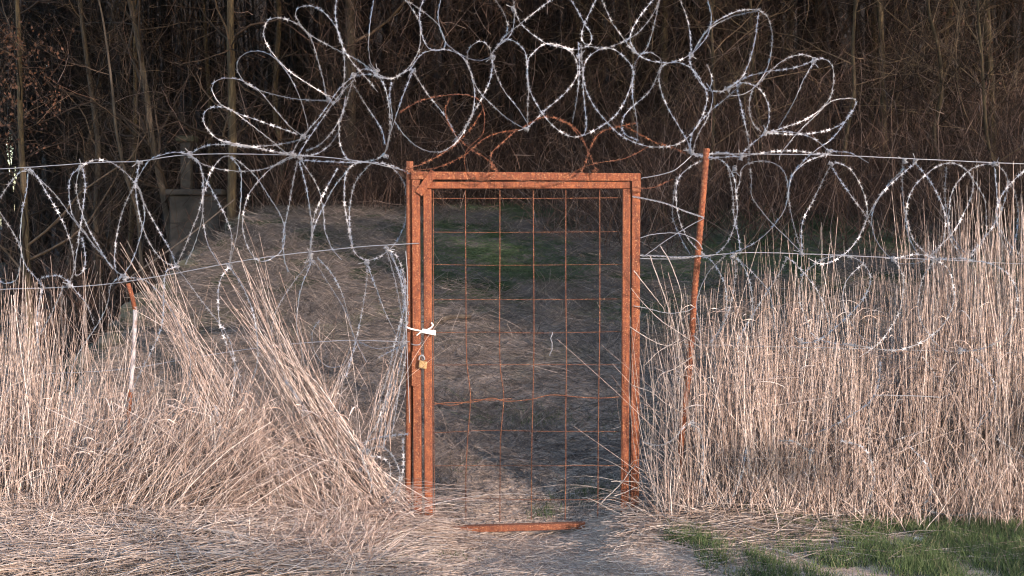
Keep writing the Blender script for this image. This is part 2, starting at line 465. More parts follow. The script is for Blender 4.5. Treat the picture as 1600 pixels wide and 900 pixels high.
def tree(px, Y, wpx, label, top=9.5, lean=(0, 0), fork=None, seed=0, mat='bark', nb=22, leaves=None, bend=0.25, depth=2, twig='twig'):
    global RNG
    keep = RNG
    RNG = np.random.default_rng(1000 + seed)
    x0 = X(px, Y); z0 = float(ground_h(x0, Y)) - 0.1
    r0 = max(0.02, wpx / FPX * Y * 0.5)
    root = empty('tree', (x0, Y, z0))
    tag(root, label, 'tree', 'bare trees of the wood behind the fence')
    n = 12
    hs = np.linspace(0, 1, n)
    wob = np.cumsum(RNG.normal(0, bend * 0.07 * 1.6, (n, 2)), axis=0)
    pts = np.stack([x0 + lean[0] * hs + wob[:, 0] * 0.9, Y + lean[1] * hs + wob[:, 1] * 0.5, z0 + top * hs], -1)
    tr = spline(pts, 46)
    rr = r0 * (1.0 - 0.72 * np.linspace(0, 1, 46)) * (1 + 0.5 * np.exp(-np.linspace(0, 1, 46) * 30))
    rr = rr * (1 + RNG.normal(0, 0.03, 46))
    parts = [tubes(tr[None], rr[None], 10)]
    v, f, t = join(parts)
    make('trunk', v, f, M[mat], root, smooth=True)
    out = []
    for i in range(nb):
        k = int(RNG.uniform(0.12, 0.98) * 45)
        a = RNG.uniform(0, 2 * PI)
        d = (math.cos(a), math.sin(a) * 0.8, RNG.uniform(0.15, 1.3))
        branch_set(tr[k], d, RNG.uniform(0.8, 2.6) * (1.15 - k / 60), rr[k] * RNG.uniform(0.25, 0.5), depth, out)
    if fork:
        k = int(fork * 45)
        p = spline(np.array([tr[k], tr[k] + [0.25 * random.choice((-1, 1)), 0, 0.8], tr[k] + [0.7 * random.choice((-1, 1)), 0.1, 4.5]]), 7)
        out.append((p, rr[k] * 0.7, 0))
    Pn = np.array([o[0] for o in out]); R = np.array([max(0.0035, o[1]) * np.linspace(1, 0.35, 7) for o in out])
    v, f, t = tubes(Pn, R, 4, RNG.random(len(out)) ** 1.2)
    crown = make('crown', v, f, M[twig], root, tint=t)
    if leaves:
        lp = []
        ends = np.concatenate([o[0][2:] for o in out if o[2] < depth])
        ends = ends[(ends[:, 2] > leaves[1]) & (ends[:, 2] < leaves[2]) & (ends[:, 0] / ends[:, 1] * FPX + 800 < leaves[3])]
        m = leaves[0]
        c = ends[RNG.integers(0, len(ends), m)] + RNG.normal(0, 0.06, (m, 3))
        a = RNG.normal(size=(m, 3)) * 0.6; a[:, 2] -= 0.8; a /= np.linalg.norm(a, axis=1, keepdims=True)
        b = np.cross(a, RNG.normal(size=(m, 3))); b /= np.linalg.norm(b, axis=1, keepdims=True)
        s = RNG.uniform(0.016, 0.036, m)[:, None]
        V = np.stack([c, c + a * s + b * s * .6, c + a * s * 2, c + a * s - b * s * .6], 1).reshape(-1, 3)
        make('leaves', V, np.arange(4 * m).reshape(-1, 4), M['dead_leaf'], root, tint=np.repeat(RNG.random(m), 4))
    RNG = keep
    return root

TREES = [
 (45, 17, 12, 'leafy tree at the far left edge still holding dead brown leaves', dict(lean=(-0.4, 0), leaves=(1500, 2.6, 4.7, 95), nb=34, mat='bark')),
 (95, 24, 11, 'dark leaning trunk against the pale gap at the far left', dict(lean=(1.6, 0), mat='bark_grey')),
 (158, 19, 11, 'crooked thin tree left of the pale post, bending left as it rises', dict(lean=(-0.5, 0), bend=0.7, mat='bark_grey')),
 (207, 20, 9, 'straight slim yellowish trunk directly above the leftmost razor wire arch', dict(lean=(0.1, 0), mat='bark')),
 (182, 27, 9, 'thin dark stem between the crooked tree and the straight yellowish one', dict(lean=(-0.8, 0), mat='bark_grey')),
 (297, 18, 13, 'forked trunk behind the old concrete pier, leaning up to the left', dict(lean=(-1.4, 0), fork=0.45, mat='bark_grey')),
 (333, 23, 10, 'slim trunk with a high fork between the concrete pier and the wire fan', dict(lean=(-0.3, 0), fork=0.3, mat='bark')),
 (362, 17, 15, 'tall stout golden brown trunk behind the lowest wire petals on the left', dict(lean=(0.1, 0), fork=0.5, mat='bark', bend=0.15)),
 (425, 20, 10, 'curved slender trunk seen through the left fan of wire petals', dict(lean=(0.5, 0), bend=0.8, mat='bark')),
 (480, 26, 12, 'dim trunk behind the tallest wire petal on the left', dict(lean=(0.5, 0), mat='bark_grey')),
 (549, 19, 20, 'thick dark trunk above the left end of the wire arch', dict(lean=(0.0, 0), mat='bark_grey', bend=0.1)),
 (618, 27, 12, 'straight dim trunk left of the second big wire loop', dict(lean=(-0.3, 0), mat='bark_grey')),
 (700, 24, 10, 'slim trunk rising over the left part of the gate', dict(lean=(0.5, 0), mat='bark_grey')),
 (775, 28, 14, 'dim straight trunk above the middle of the gate', dict(lean=(-0.4, 0), mat='bark_grey')),
 (870, 26, 11, 'thin trunk behind the heart shaped wire loop right of the middle', dict(lean=(0.8, 0), mat='bark_grey')),
 (945, 24, 13, 'leaning trunk over the right end of the gate', dict(lean=(-1.2, 0), mat='bark_grey')),
 (1036, 19, 12, 'straight olive brown trunk right of the arch centre', dict(lean=(0.1, 0), mat='bark', bend=0.12)),
 (1012, 27, 10, 'second dimmer trunk just left of the straight olive brown one', dict(lean=(0.2, 0), mat='bark_grey')),
 (1150, 25, 11, 'dim stem behind the small wire ring on the right', dict(lean=(-0.4, 0), mat='bark_grey')),
 (1230, 22, 10, 'thin tree behind the right fan of wire petals', dict(lean=(0.4, 0), mat='bark_grey')),
 (1356, 22, 9, 'pale slim stem just right of the last wire petal', dict(lean=(0.4, 0), mat='bark')),
 (1384, 17, 11, 'upright light brown young tree with side twigs above the right fence', dict(twig='twig_pale', lean=(-0.1, 0), nb=30, mat='bark', bend=0.15)),
 (1440, 20, 13, 'brown tree leaning up to the right beside the light sapling', dict(lean=(1.3, 0), fork=0.4, mat='bark')),
 (1530, 17, 15, 'stout crooked trunk near the right edge with a bend halfway', dict(lean=(0.5, 0), bend=0.6, fork=0.5, mat='bark', leaves=(200, 2.5, 5.0, 3000))),
 (1590, 24, 12, 'dim trunk at the right edge of the wood', dict(lean=(0.2, 0), mat='bark_grey')),
 (1118, 16.5, 6, 'thin pale sapling with crooked twigs just right of the rebar post', dict(lean=(0.5, 0), nb=26, top=6.5, bend=0.5, twig='twig_pale')),
 (1195, 17, 6, 'thin twiggy sapling behind the small wire ring', dict(lean=(-0.5, 0), nb=26, top=7, bend=0.5, twig='twig_pale')),
 (1320, 16, 7, 'bushy pale sapling below the last wire petal on the right', dict(lean=(0.3, 0), nb=30, top=6.5, bend=0.5, twig='twig_pale')),
 (1480, 16, 7, 'twiggy sapling with arching branches left of the stout crooked trunk', dict(lean=(-0.3, 0), nb=30, top=6.5, bend=0.5, twig='twig_pale')),
 (1572, 15.5, 6, 'pale twiggy sapling at the right edge above the reeds', dict(lean=(-0.6, 0), nb=30, top=6.5, bend=0.6, twig='twig_pale')),
 (985, 17, 5, 'slender pale sapling right behind the gate frame corner', dict(lean=(-0.3, 0), nb=22, top=6.5, bend=0.5, twig='twig_pale')),
 (250, 16.5, 7, 'pale slanting sapling between the slim yellowish trunk and the pier', dict(lean=(-1.1, 0), nb=16, top=6.5, bend=0.4, mat='bark_grey')),
 (1290, 27, 12, 'dark trunk between the right wire petals and the light sapling', dict(lean=(-0.2, 0), mat='bark_grey')),
]
for i, (px, Y, w, lab, kw) in enumerate(TREES):
    tree(px, Y, w, lab, seed=i, **kw)

def curved_strands(base, tip_off, sag, n, wob):
    """base (N,3), tip_off (N,3), sag (N,) downward/outward bow; returns (N,n,3)"""
    t = np.linspace(0, 1, n)[None, :, None]
    p = base[:, None, :] + tip_off[:, None, :] * t
    bow = RNG.normal(0, 1, (len(base), 1, 3)); bow[:, :, 2] *= 0.3
    p = p + bow * (sag[:, None, None]) * np.sin(t * PI)
    p = p + np.cumsum(RNG.normal(0, 1, p.shape), axis=1) * wob
    return p

# far wood: stems and twigs nobody could count
def far_wood():
    N = 900
    y = RNG.uniform(26, 50, N); x = (RNG.uniform(-200, 1800, N) - 800) / FPX * y
    z = ground_h(x, y) - 0.3
    base = np.stack([x, y, z], -1)
    off = np.stack([RNG.normal(0, 0.8, N), RNG.normal(0, 0.4, N), RNG.uniform(7, 16, N)], -1)
    p = curved_strands(base, off, np.full(N, 0.25), 9, 0.03)
    r = RNG.uniform(0.02, 0.12, N)[:, None] * np.linspace(1, 0.35, 9)
    a = tubes(p, r, 5, RNG.random(N))
    N = 46000
    y = RNG.uniform(22, 48, N); x = (RNG.uniform(-250, 1850, N) - 800) / FPX * y
    z = RNG.uniform(0.3, 15, N) * y / 40 * 0.95 + 1
    base = np.stack([x, y, z], -1)
    xc = RNG.random(N) < 0.22
    x = np.where(xc, (RNG.uniform(-60, 130, N) - 800) / FPX * y, x); z = np.where(xc, EYE + RNG.uniform(100, 400, N) / FPX * y, z)
    pxx = x / y * FPX + 800; pyy = HOR - (z - EYE) / y * FPX
    z = np.where((pxx < 95) & (pyy > 200) & (pyy < 420) & (RNG.random(N) < 0.35), 16.0, z)
    base = np.stack([x, y, z], -1)
    off = RNG.normal(0, 0.75, (N, 3)); off[:, 2] = np.abs(off[:, 2]) + 0.25
    p = curved_strands(base, off, np.full(N, 0.12), 5, 0.03)
    r = RNG.uniform(0.004, 0.013, N)[:, None] * np.linspace(1, 0.4, 5)
    b = tubes(p, r, 3, RNG.random(N))
    v, f, t = join([a, b])
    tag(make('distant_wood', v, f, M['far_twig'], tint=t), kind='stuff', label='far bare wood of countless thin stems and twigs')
far_wood()

# undergrowth: leafless brush at the foot of the wood
def undergrowth():
    parts = []
    def batch(N, x0, x1, y0, y1, h0, h1, rr, spread=0.45, n=7, tp=1.0, zb=0):
        y = RNG.uniform(y0, y1, N); x = (RNG.uniform(x0, x1, N) - 800) / FPX * y
        z = ground_h(x, y) + zb * RNG.random(N)
        base = np.stack([x, y, z], -1)
        h = RNG.uniform(h0, h1, N)
        off = np.stack([RNG.normal(0, spread, N) * h, RNG.normal(0, spread * .6, N) * h, h], -1)
        p = curved_strands(base, off, 0.13 * h, n, 0.012 * 1.2)
        droop = RNG.uniform(0, 0.5, N)[:, None] * h[:, None] * np.linspace(0, 1, n) ** 3
        p[:, :, 2] -= droop
        r = (RNG.uniform(rr[0], rr[1], N) * (0.7 + 0.3 * RNG.random(N)))[:, None] * np.linspace(1, 0.4, n)
        parts.append(tubes(p, r, 3, RNG.random(N) ** tp))
    batch(2600, 1000, 1700, 15, 21, 0.8, 3.2, (0.003, 0.009), 0.3)
    batch(1500, 560, 1060, 16.6, 22, 0.6, 2.4, (0.003, 0.008), 0.4)
    batch(900, 460, 700, 17, 22, 0.4, 1.6, (0.003, 0.007), 0.5)
    batch(1100, 940, 1700, 13.6, 16.5, 0.5, 1.7, (0.0025, 0.007), 0.5)
    batch(500, 840, 1060, 14.6, 16.6, 0.3, 1.1, (0.0025, 0.005), 0.7, tp=0.6)
    batch(1300, 80, 480, 17, 24, 0.6, 3.0, (0.003, 0.009), 0.5)
    batch(200, -150, 90, 17, 24, 0.6, 3.0, (0.003, 0.009), 0.5)
    # loose twigs tangled higher up between the trunks
    N = 13000
    y = RNG.uniform(15.5, 22, N); x = (RNG.uniform(500, 1750, N) - 800) / FPX * y
    z = RNG.uniform(1.9, 6.2, N)
    off = RNG.normal(0, 0.36, (N, 3)); off[:, 2] = np.abs(off[:, 2]) * 1.3
    p = curved_strands(np.stack([x, y, z], -1), off, np.full(N, 0.09), 6, 0.02)
    r = RNG.uniform(0.0022, 0.006, N)[:, None] * np.linspace(1, 0.4, 6)
    parts.append(tubes(p, r, 3, RNG.random(N) ** 1.3))
    N = 2200
    y = RNG.uniform(16.5, 24, N); x = (RNG.uniform(-120, 520, N) - 800) / FPX * y
    z = RNG.uniform(0.5, 6.2, N)
    off = RNG.normal(0, 0.5, (N, 3)); off[:, 2] = np.abs(off[:, 2]) * 1.2
    p = curved_strands(np.stack([x, y, z], -1), off, np.full(N, 0.12), 6, 0.02)
    r = RNG.uniform(0.0025, 0.006, N)[:, None] * np.linspace(1, 0.4, 6)
    parts.append(tubes(p, r, 3, RNG.random(N) ** 1.6))
    v, f, t = join(parts)
    tag(make('undergrowth', v, f, M['brush'], tint=t), kind='stuff', label='tangled leafless brush along the foot of the wood')
undergrowth()

# matted dead grass on the bank behind the gate
def bank_grass():
    N = 105000
    y = 7.05 + (17.6 - 7.05) * RNG.random(N) ** 1.25
    x = (RNG.uniform(150, 1700, N) - 800) / FPX * y
    keep = x > np.interp(y, [7.6, 9, 18], [-4.1, -3.7, -3.9]); x, y = x[keep], y[keep]; N = len(x)
    z = ground_h(x, y)
    L = RNG.uniform(0.06, 0.20, N) * (1 + 1.2 * (RNG.random(N) < 0.12)) * sstep(6.9, 8.4, y)
    clump = 1.8 * fbm(x * 2.6, y * 2.6 + 5)
    az = RNG.normal(0, 0.9, N) + np.where(RNG.random(N) < .5, 0, PI) + 0.4
    el = np.abs(RNG.normal(0.18, 0.22, N)) + np.clip(clump, 0, 1) * 1.2
    off = np.stack([np.cos(az) * np.cos(el), np.sin(az) * np.cos(el), np.sin(el)], -1) * L[:, None]
    p = curved_strands(np.stack([x, y, z + 0.004], -1), off, L * 0.14, 4, 0.004)
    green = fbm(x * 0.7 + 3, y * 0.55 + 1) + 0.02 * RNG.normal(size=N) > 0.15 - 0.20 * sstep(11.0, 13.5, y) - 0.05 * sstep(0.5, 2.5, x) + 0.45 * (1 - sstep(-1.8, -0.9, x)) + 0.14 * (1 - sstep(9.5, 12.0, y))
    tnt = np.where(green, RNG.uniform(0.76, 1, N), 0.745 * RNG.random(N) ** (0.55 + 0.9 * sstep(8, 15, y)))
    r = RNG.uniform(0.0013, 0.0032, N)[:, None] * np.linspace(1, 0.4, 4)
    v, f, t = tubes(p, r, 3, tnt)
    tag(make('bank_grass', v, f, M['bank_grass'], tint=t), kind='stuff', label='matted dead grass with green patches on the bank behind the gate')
bank_grass()

# ------------------------------------------------------------------ concrete pier, stone edging, leaning stick on the left
pier = empty('concrete_pier', (X(303, 17.5), 17.6, -0.4))
tag(pier, 'old square concrete pier in the shade by the ditch', 'pier')
x0, x1 = X(264, 17.5), X(342, 17.5); zt = P(0, 305, 17.5)[2]
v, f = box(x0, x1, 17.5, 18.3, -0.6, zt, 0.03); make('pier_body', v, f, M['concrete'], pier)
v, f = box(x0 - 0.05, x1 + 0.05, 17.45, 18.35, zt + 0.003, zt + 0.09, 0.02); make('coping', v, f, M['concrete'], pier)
zz = zt + 0.093
gp = empty('sluice_post', (X(292, 17.9), 17.9, zz))
tag(gp, 'short grey post with a wide cap standing on the concrete pier', 'post')
x0, x1 = X(284, 17.9), X(300, 17.9); ztt = P(0, 222, 17.9)[2]
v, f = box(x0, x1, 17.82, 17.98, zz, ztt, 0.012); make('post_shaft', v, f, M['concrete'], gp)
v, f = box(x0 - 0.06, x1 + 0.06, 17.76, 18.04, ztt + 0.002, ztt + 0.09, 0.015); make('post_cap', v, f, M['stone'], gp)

import bmesh
def rock(c, s, seed, flat=0.7, sub=2):
    rg = np.random.default_rng(seed)
    bm = bmesh.new(); bmesh.ops.create_icosphere(bm, subdivisions=sub, radius=1)
    vs = np.array([v.co[:] for v in bm.verts]); bm.verts.index_update()
    fs = [tuple(v.index for v in g.verts) for g in bm.faces]; bm.free()
    pl = rg.normal(size=(9, 3)); pl /= np.linalg.norm(pl, axis=1, keepdims=True); dd = rg.uniform(0.55, 0.9, 9)
    for q, d in zip(pl, dd):
        k = vs @ q; vs = vs - np.maximum(0, k - d)[:, None] * q
    vs = vs * np.array([s, s * rg.uniform(.7, 1), s * flat]) + np.array(c)
    return vs, fs
parts = []
for i in range(70):
    t = RNG.random()
    yy = 10.5 + 7.0 * t
    ex = float(np.interp(yy, [7.0, 8.2, 9.0, 12.0, 18.0], [-5.2, -3.9, -3.45, -3.65, -3.6])) - RNG.uniform(0.05, 0.9)
    parts.append(rock((ex, yy, float(ground_h(ex, yy)) + 0.02), RNG.uniform(0.10, 0.26), 300 + i))
v, f = joinl(parts)
o = make('stone_edging', v, f, M['stone']); tag(o, 'rough dark mossy stones lining the left edge of the bank', 'stone edging', kind='stuff')

v, f = pole([P(205, 432, 9.5), P(290, 372, 11.2), P(366, 312, 13)], 0.008, 6)
tag(make('long_stick', v, f, M['bark_grey']), 'thin long grey stick slanting across the ditch behind the left wire', 'stick')
gz = lambda x, y: float(ground_h(x, y))
sx = X(660, 12.0)
v, f = pole([(X(676, 11.2), 11.2, gz(X(676, 11.2), 11.2) + .03), (X(700, 11.3), 11.3, gz(X(700, 11.3), 11.3) + .06), (X(735, 11.4), 11.4, gz(X(735, 11.4), 11.4) + .04)], 0.025, 7)
tag(make('fallen_branch', v, f, M['bark_grey']), 'dark fallen branch lying on the bank behind the padlock', 'branch')

# ------------------------------------------------------------------ gate frame and gate
T = 0.050
zb = -0.12
frame = empty('steel_surround', (X(820), 7.0, 0))
tag(frame, 'rusty square tube gate frame standing round the closed gate', 'gate frame')
xl0, xl1 = X(643.5), X(656); xr0, xr1 = X(987), X(1000)
zt0, zt1 = P(0, 281)[2], P(0, 268)[2]
def sheared(v, z_ref, k):      # posts lean a little, as in the photo
    v = np.array(v, float); v[:, 0] += (v[:, 2] - z_ref) * k; return v
v, f = box(xl0, xl1, 6.975, 7.025, zb, zt0 + 0.001, 0.005); make('post', sheared(v, 2.06, -0.006), f, M['rust'], frame)
v, f = box(xr0, xr1, 6.975, 7.025, zb, zt0 - 0.001, 0.005); make('post', sheared(v, 2.06, 0.004), f, M['rust'], frame)
v, f = box(xl0 - 0.004, xr1 + 0.001, 6.974, 7.026, zt0 + 0.002, zt1, 0.005)
v = np.array(v); v[:, 2] -= (v[:, 0] - xl0) * 0.008
make('lintel', v, f, M['rust'], frame)
# corner gusset
a = np.array(P(679, 268.5)); b = np.array(P(655, 303))
d = (b - a) / np.linalg.norm(b - a); nrm = np.array([d[2], 0, -d[0]])
q = [a - nrm * .024, a + nrm * .024, b + nrm * .024, b - nrm * .024]
V = [(p[0], 6.962, p[2]) for p in q] + [(p[0], 6.972, p[2]) for p in q]
make('corner_brace', V, [(0, 1, 2, 3), (7, 6, 5, 4), (0, 4, 5, 1), (1, 5, 6, 2), (2, 6, 7, 3), (3, 7, 4, 0)], M['rust'], frame)
v, f = box(X(986.5), X(1000.5), 6.968, 6.9735, P(0, 300)[2], P(0, 283)[2], 0.001); make('weld_plate', v, f, M['rust_dark'], frame)
# thin plate standing in for the shadow band across the left post
v, f = box(X(644.0), X(656.5), 6.968, 6.9735, P(0, 602)[2], P(0, 548)[2], 0.001); make('shadow_band', v, f, M['rust_dark'], frame)

gate = empty('gate', (X(823), 7.0, 0))
tag(gate, 'closed rusty gate leaf filled with a wide wire grid', 'gate')
gl0, gl1 = X(661.5), X(674); gr0, gr1 = X(973), X(985)
gt0, gt1 = P(0, 295)[2], P(0, 284)[2]
v, f = box(gl0, gl1, 6.985, 7.033, -0.10, gt0 - 0.001, 0.005); make('stile', sheared(v, 1.96, -0.004), f, M['rust'], gate)
v, f = box(gr0, gr1, 6.985, 7.033, -0.10, gt0 - 0.001, 0.005); make('stile', sheared(v, 1.96, 0.006), f, M['rust'], gate)
v, f = box(gl0 - 0.001, gr1 + 0.001, 6.984, 7.034, gt0 + 0.001, gt1, 0.005); make('top_rail', v, f, M['rust'], gate)
v, f = box(X(704), X(914), 6.96, 7.01, P(0, 828)[2], P(0, 818)[2], 0.006)
v = np.array(v); v[:, 2] += (v[:, 0]) * 0.03
make('bottom_rail', v, f, M['rust_dark'], gate)
# grid
def gwire(pts, r, n=60, jit=0.0):
    p = np.array([P(a, b, Y) for a, b, Y in pts]); s = spline(p, n)
    s[:, 0] += np.sin(np.linspace(0, 19, n)) * jit; s[:, 1] += np.sin(np.linspace(3, 14, n)) * jit
    return tubes(s[None], np.full((1, n), r), 6)
vp = []
vcols = [
 [(677, 296), (677, 500), (678, 700), (679, 812)],
 [(727, 295), (728, 460), (729, 560), (735, 620), (731, 680), (728, 740), (728, 812)],
 [(781, 295), (781, 400), (781, 560), (787, 620), (782, 690), (781, 815)],
 [(833, 295), (834, 440), (834, 560), (831, 690), (830, 812)],
 [(884, 295), (884, 440), (885, 560), (884, 640), (884, 720), (883, 812)],
 [(937, 295), (937, 500), (935, 640), (934, 810)],
]
for c in vcols: vp.append(gwire([(a, b, 7.02 + 0.01 * math.sin(b * .01)) for a, b in c], 0.0030))
v, f, t = join(vp); make('grid_uprights', v, f, M['rust_wire'], gate, smooth=True)
hp = []
for yy, amp in [(310, 0), (363, 0.5), (414, 1), (468, 1.5), (519, 1.5), (571, 2), (675, 3), (728, 2), (781, 2)]:
    hp.append(gwire([(674, yy + random.uniform(-1, 1) * amp, 7.026), (760, yy + random.uniform(-1, 1) * amp, 7.03), (850, yy + random.uniform(-1, 1) * amp, 7.028), (973, yy - 1, 7.026)], 0.0018 if yy != 310 else 0.0024))
v, f, t = join(hp); make('grid_crosswires', v, f, M['rust_wire'], gate, smooth=True)
# twisted wire tied across the grid at mid height
hp = [gwire([(676, 632, 7.0), (700, 629, 7.0), (740, 628, 7.01), (768, 622, 7.0), (790, 627, 7.01), (830, 624, 7.0), (862, 617, 7.01), (900, 620, 7.0), (937, 622, 7.01), (972, 620, 7.01)], 0.0030, 90, 0.003),
      gwire([(676, 629, 7.01), (708, 633, 7.0), (740, 625, 7.0), (770, 625, 7.01), (800, 623, 7.0)], 0.0026, 90, 0.003)]
v, f, t = join(hp); make('tie_wire', v, f, M['rust_wire'], gate, smooth=True)
# light branchlet of wire hanging in the grid
v, f, t = gwire([(863, 519, 7.01), (861, 530, 7.0), (863, 541, 7.0), (859, 556, 7.01)], 0.0025, 30, 0.002)
make('wire_end', v, f, M['zinc_old'], gate)

# round pipe left of the frame
v, f = pole([P(640, 252, 7.02), P(640, 560, 7.02), P(638, 812, 7.02)], 0.022, 16)
tag(make('pipe_post', v, f, M['rust_dark'], smooth=False), 'round rusty pipe post tight against the left side of the gate frame', 'post')
# leaning rebar post
v, f = pole([P(1104, 232, 6.97), P(1102, 262, 6.97), P(1095, 345, 6.98), P(1086, 450, 7.0), (P(1078, 560))[:], P(1066, 670, 7.0), P(1060, 765, 7.0)], 0.0185, 12, n=330, ribs=0.16, pitch=0.028)
tag(make('rebar_post', v, f, M['rust'], smooth=True), 'leaning rusty ribbed steel post right of the gate', 'post')
# white painted stake
stake = empty('stake', P(205, 640, 6.95))
tag(stake, 'thin bent stake with rusty top and white painted shaft in the left reeds', 'stake')
v, f = pole([P(200, 443, 6.95), P(206, 462, 6.95), P(211, 484, 6.95)], 0.0135, 12); make('rusty_top', v, f, M['rust'], stake, smooth=True)
v, f = pole([P(211, 479, 6.95), P(211, 500, 6.95), P(208, 560, 6.95), P(204, 612, 6.95)], 0.0125, 12); make('painted_shaft', v, f, M['painted_pole'], stake, smooth=True)
v, f = pole([P(204, 608, 6.95), P(202, 640, 6.95), P(201, 700, 6.95)], 0.0125, 12); make('rusty_foot', v, f, M['rust_dark'], stake, smooth=True)

# padlock
pl = empty('padlock', P(659, 566, 6.95))
tag(pl, 'small brass padlock hanging between frame post and gate', 'padlock')
v, f = box(-0.024, 0.024, -0.011, 0.011, -0.026, 0.020, 0.005)
ang = 0.22; v = np.array(v); v = np.stack([v[:, 0] * math.cos(ang) + v[:, 2] * math.sin(ang) * 0.6, v[:, 1], -v[:, 0] * math.sin(ang) + v[:, 2] * math.cos(ang)], -1) + np.array(P(661, 569, 6.945))
make('lock_body', v, f, M['brass'], pl)
c = np.array(P(659, 562, 6.945))
pts = [c + np.array([math.cos(a) * 0.016, 0.004, math.sin(a) * 0.026]) for a in np.linspace(-0.1, PI + 0.1, 12)]
v, f = pole(pts, 0.0042, 8, n=24); make('shackle', v, f, M['zinc_old'], pl, smooth=True)

# white tie with tag
tie = empty('cable_tie', P(660, 517, 6.95))
tag(tie, 'white cable tie with a small marked tag round the gate and its frame', 'cable tie')
def strip(pts, w, th, n=40):
    p = spline(np.array(pts), n); T = np.gradient(p, axis=0); T /= np.linalg.norm(T, axis=1, keepdims=True)
    u = np.cross(T, np.array([0, 1.0, 0])); u /= np.linalg.norm(u, axis=1, keepdims=True) + 1e-9
    d = np.cross(T, u)
    V = np.stack([p + u * w - d * th, p - u * w - d * th, p - u * w + d * th, p + u * w + d * th], 1).reshape(-1, 3)
    F = [(4 * i + a, 4 * i + (a + 1) % 4, 4 * i + 4 + (a + 1) % 4, 4 * i + 4 + a) for i in range(n - 1) for a in range(4)]
    return V, F
v, f = joinl([strip([P(634, 510, 6.96), P(640, 513, 6.955), P(650, 515.5, 6.955), P(662, 517, 6.955), P(672, 513, 6.955), P(676.5, 508, 6.96), P(674, 504, 6.97)], 0.0042, 0.001),
              strip([P(651, 524, 6.96), P(657, 519.5, 6.955), P(664, 517, 6.955)], 0.0035, 0.001),
              strip([P(655, 503, 7.0), P(664, 502, 7.05), P(672, 503, 7.05), P(675, 505, 6.98)], 0.0035, 0.001)])
make('strap', v, f, M['white'], tie)
c0, c1, c2, c3 = [np.array(P(a, b, 6.945)) for a, b in ((660, 513.5), (681, 516.5), (680.5, 524), (660, 520))]
V = [c0, c1, c2, c3] + [p + np.array([0, 0.004, 0]) for p in (c0, c1, c2, c3)]
tg = make('tag', V, [(0, 1, 2, 3), (7, 6, 5, 4), (0, 4, 5, 1), (1, 5, 6, 2), (2, 6, 7, 3), (3, 7, 4, 0)], M['white'], tie)
marks = []
for (a, b, w, h) in [(670.5, 518.5, 0.9, 2.0), (673.4, 519, 0.4, 1.3), (675.0, 519.2, 0.3, 1.8), (675.9, 518.4, 0.8, 0.3), (677.1, 519.6, 0.3, 2.0), (678, 521.2, 0.9, 0.3), (678.7, 519.7, 0.3, 1.6)]:
    marks.append(box(P(a - w / 2, 0, 6.945)[0], P(a + w / 2, 0, 6.945)[0], 6.943, 6.9446, P(0, b + h / 2, 6.945)[2], P(0, b - h / 2, 6.945)[2]))
v, f = joinl(marks); make('marking', v, f, M['ink'], tg)

# small wire loop under the lock
v, f, t = gwire([(643, 537.5, 6.965), (648, 539, 6.962), (655, 538.5, 6.965), (658, 535, 6.99)], 0.003, 24)
tag(make('wire_twist', v, f, M['zinc']), 'short bright wire twisted round the left frame post below the tie', 'wire')

# ------------------------------------------------------------------ tension wires
def line_wire(label, pts, r=0.0027, mat='zinc', double=False):
    n = 120
    p = spline(np.array([P(a, b, Y) for a, b, Y in pts]), n)
    prt = []
    if double:
        L = length(p); ph = np.linspace(0, L / 0.05 * 2 * PI, n * 4); p = spline(p, n * 4)
        for s in (0, PI):
            q = p.copy(); q[:, 1] += np.cos(ph + s) * r; q[:, 2] += np.sin(ph + s) * r * 1.2
            prt.append(tubes(q[None], np.full((1, n * 4), r * 0.75), 5))
    else:
        p[:, 2] += np.cumsum(RNG.normal(0, 0.0004, n)); prt.append(tubes(p[None], np.full((1, n), r), 6))
    v, f, t = join(prt)
    return tag(make('fence_wire', v, f, M[mat], smooth=True), label, 'wire', 'straight wires of the fence')
line_wire('top straight wire of the left fence running to the gate', [(-200, 275, 7.05), (0, 264, 7.04), (150, 253, 7.03), (215, 251, 7.02), (300, 241, 7.02), (460, 243, 7.02), (560, 252, 7.02), (640, 268, 7.0)])
line_wire('middle left wire slanting up to the gate frame above the reeds', [(-200, 458, 7.02), (0, 452, 7.02), (140, 446, 7.02), (250, 431, 7.02), (400, 404, 7.02), (520, 389, 7.02), (600, 382, 6.98), (655, 379, 6.965)], 0.003)
line_wire('lower left wire crossing behind the white painted stake', [(-200, 592, 7.02), (0, 587, 7.02), (120, 583, 7.02), (210, 576, 7.02), (330, 556, 7.02), (430, 542, 7.02), (500, 536, 7.02), (560, 534, 7.0), (640, 536, 6.98)], 0.0026)
line_wire('thin wire low in the left reeds', [(120, 740, 6.7), (175, 735, 6.6), (283, 729, 6.6), (400, 728, 6.8)], 0.0022, 'zinc_old')
line_wire('top straight wire of the right fence leaving the wire arch', [(1080, 241, 7.0), (1200, 241, 7.0), (1300, 243, 7.0), (1400, 247, 7.0), (1600, 256, 7.0), (1800, 262, 7.0)], 0.0028)
line_wire('middle right wire from the rebar post to the right edge', [(1000, 404, 6.97), (1060, 404, 6.97), (1120, 397, 6.98), (1200, 394, 7.0), (1360, 400, 7.0), (1480, 405, 7.0), (1600, 411, 7.0), (1800, 417, 7.0)], 0.0027)
line_wire('lower right wire passing through the reed tops', [(1070, 538, 6.99), (1160, 541, 6.99), (1300, 544, 7.0), (1450, 548, 7.0), (1600, 552, 7.0), (1800, 556, 7.0)], 0.0024, 'zinc_old')
line_wire('short thin wire across the right reeds at mid height', [(1365, 617, 6.6), (1420, 618, 6.6), (1468, 620, 6.6)], 0.0022, 'zinc_old')
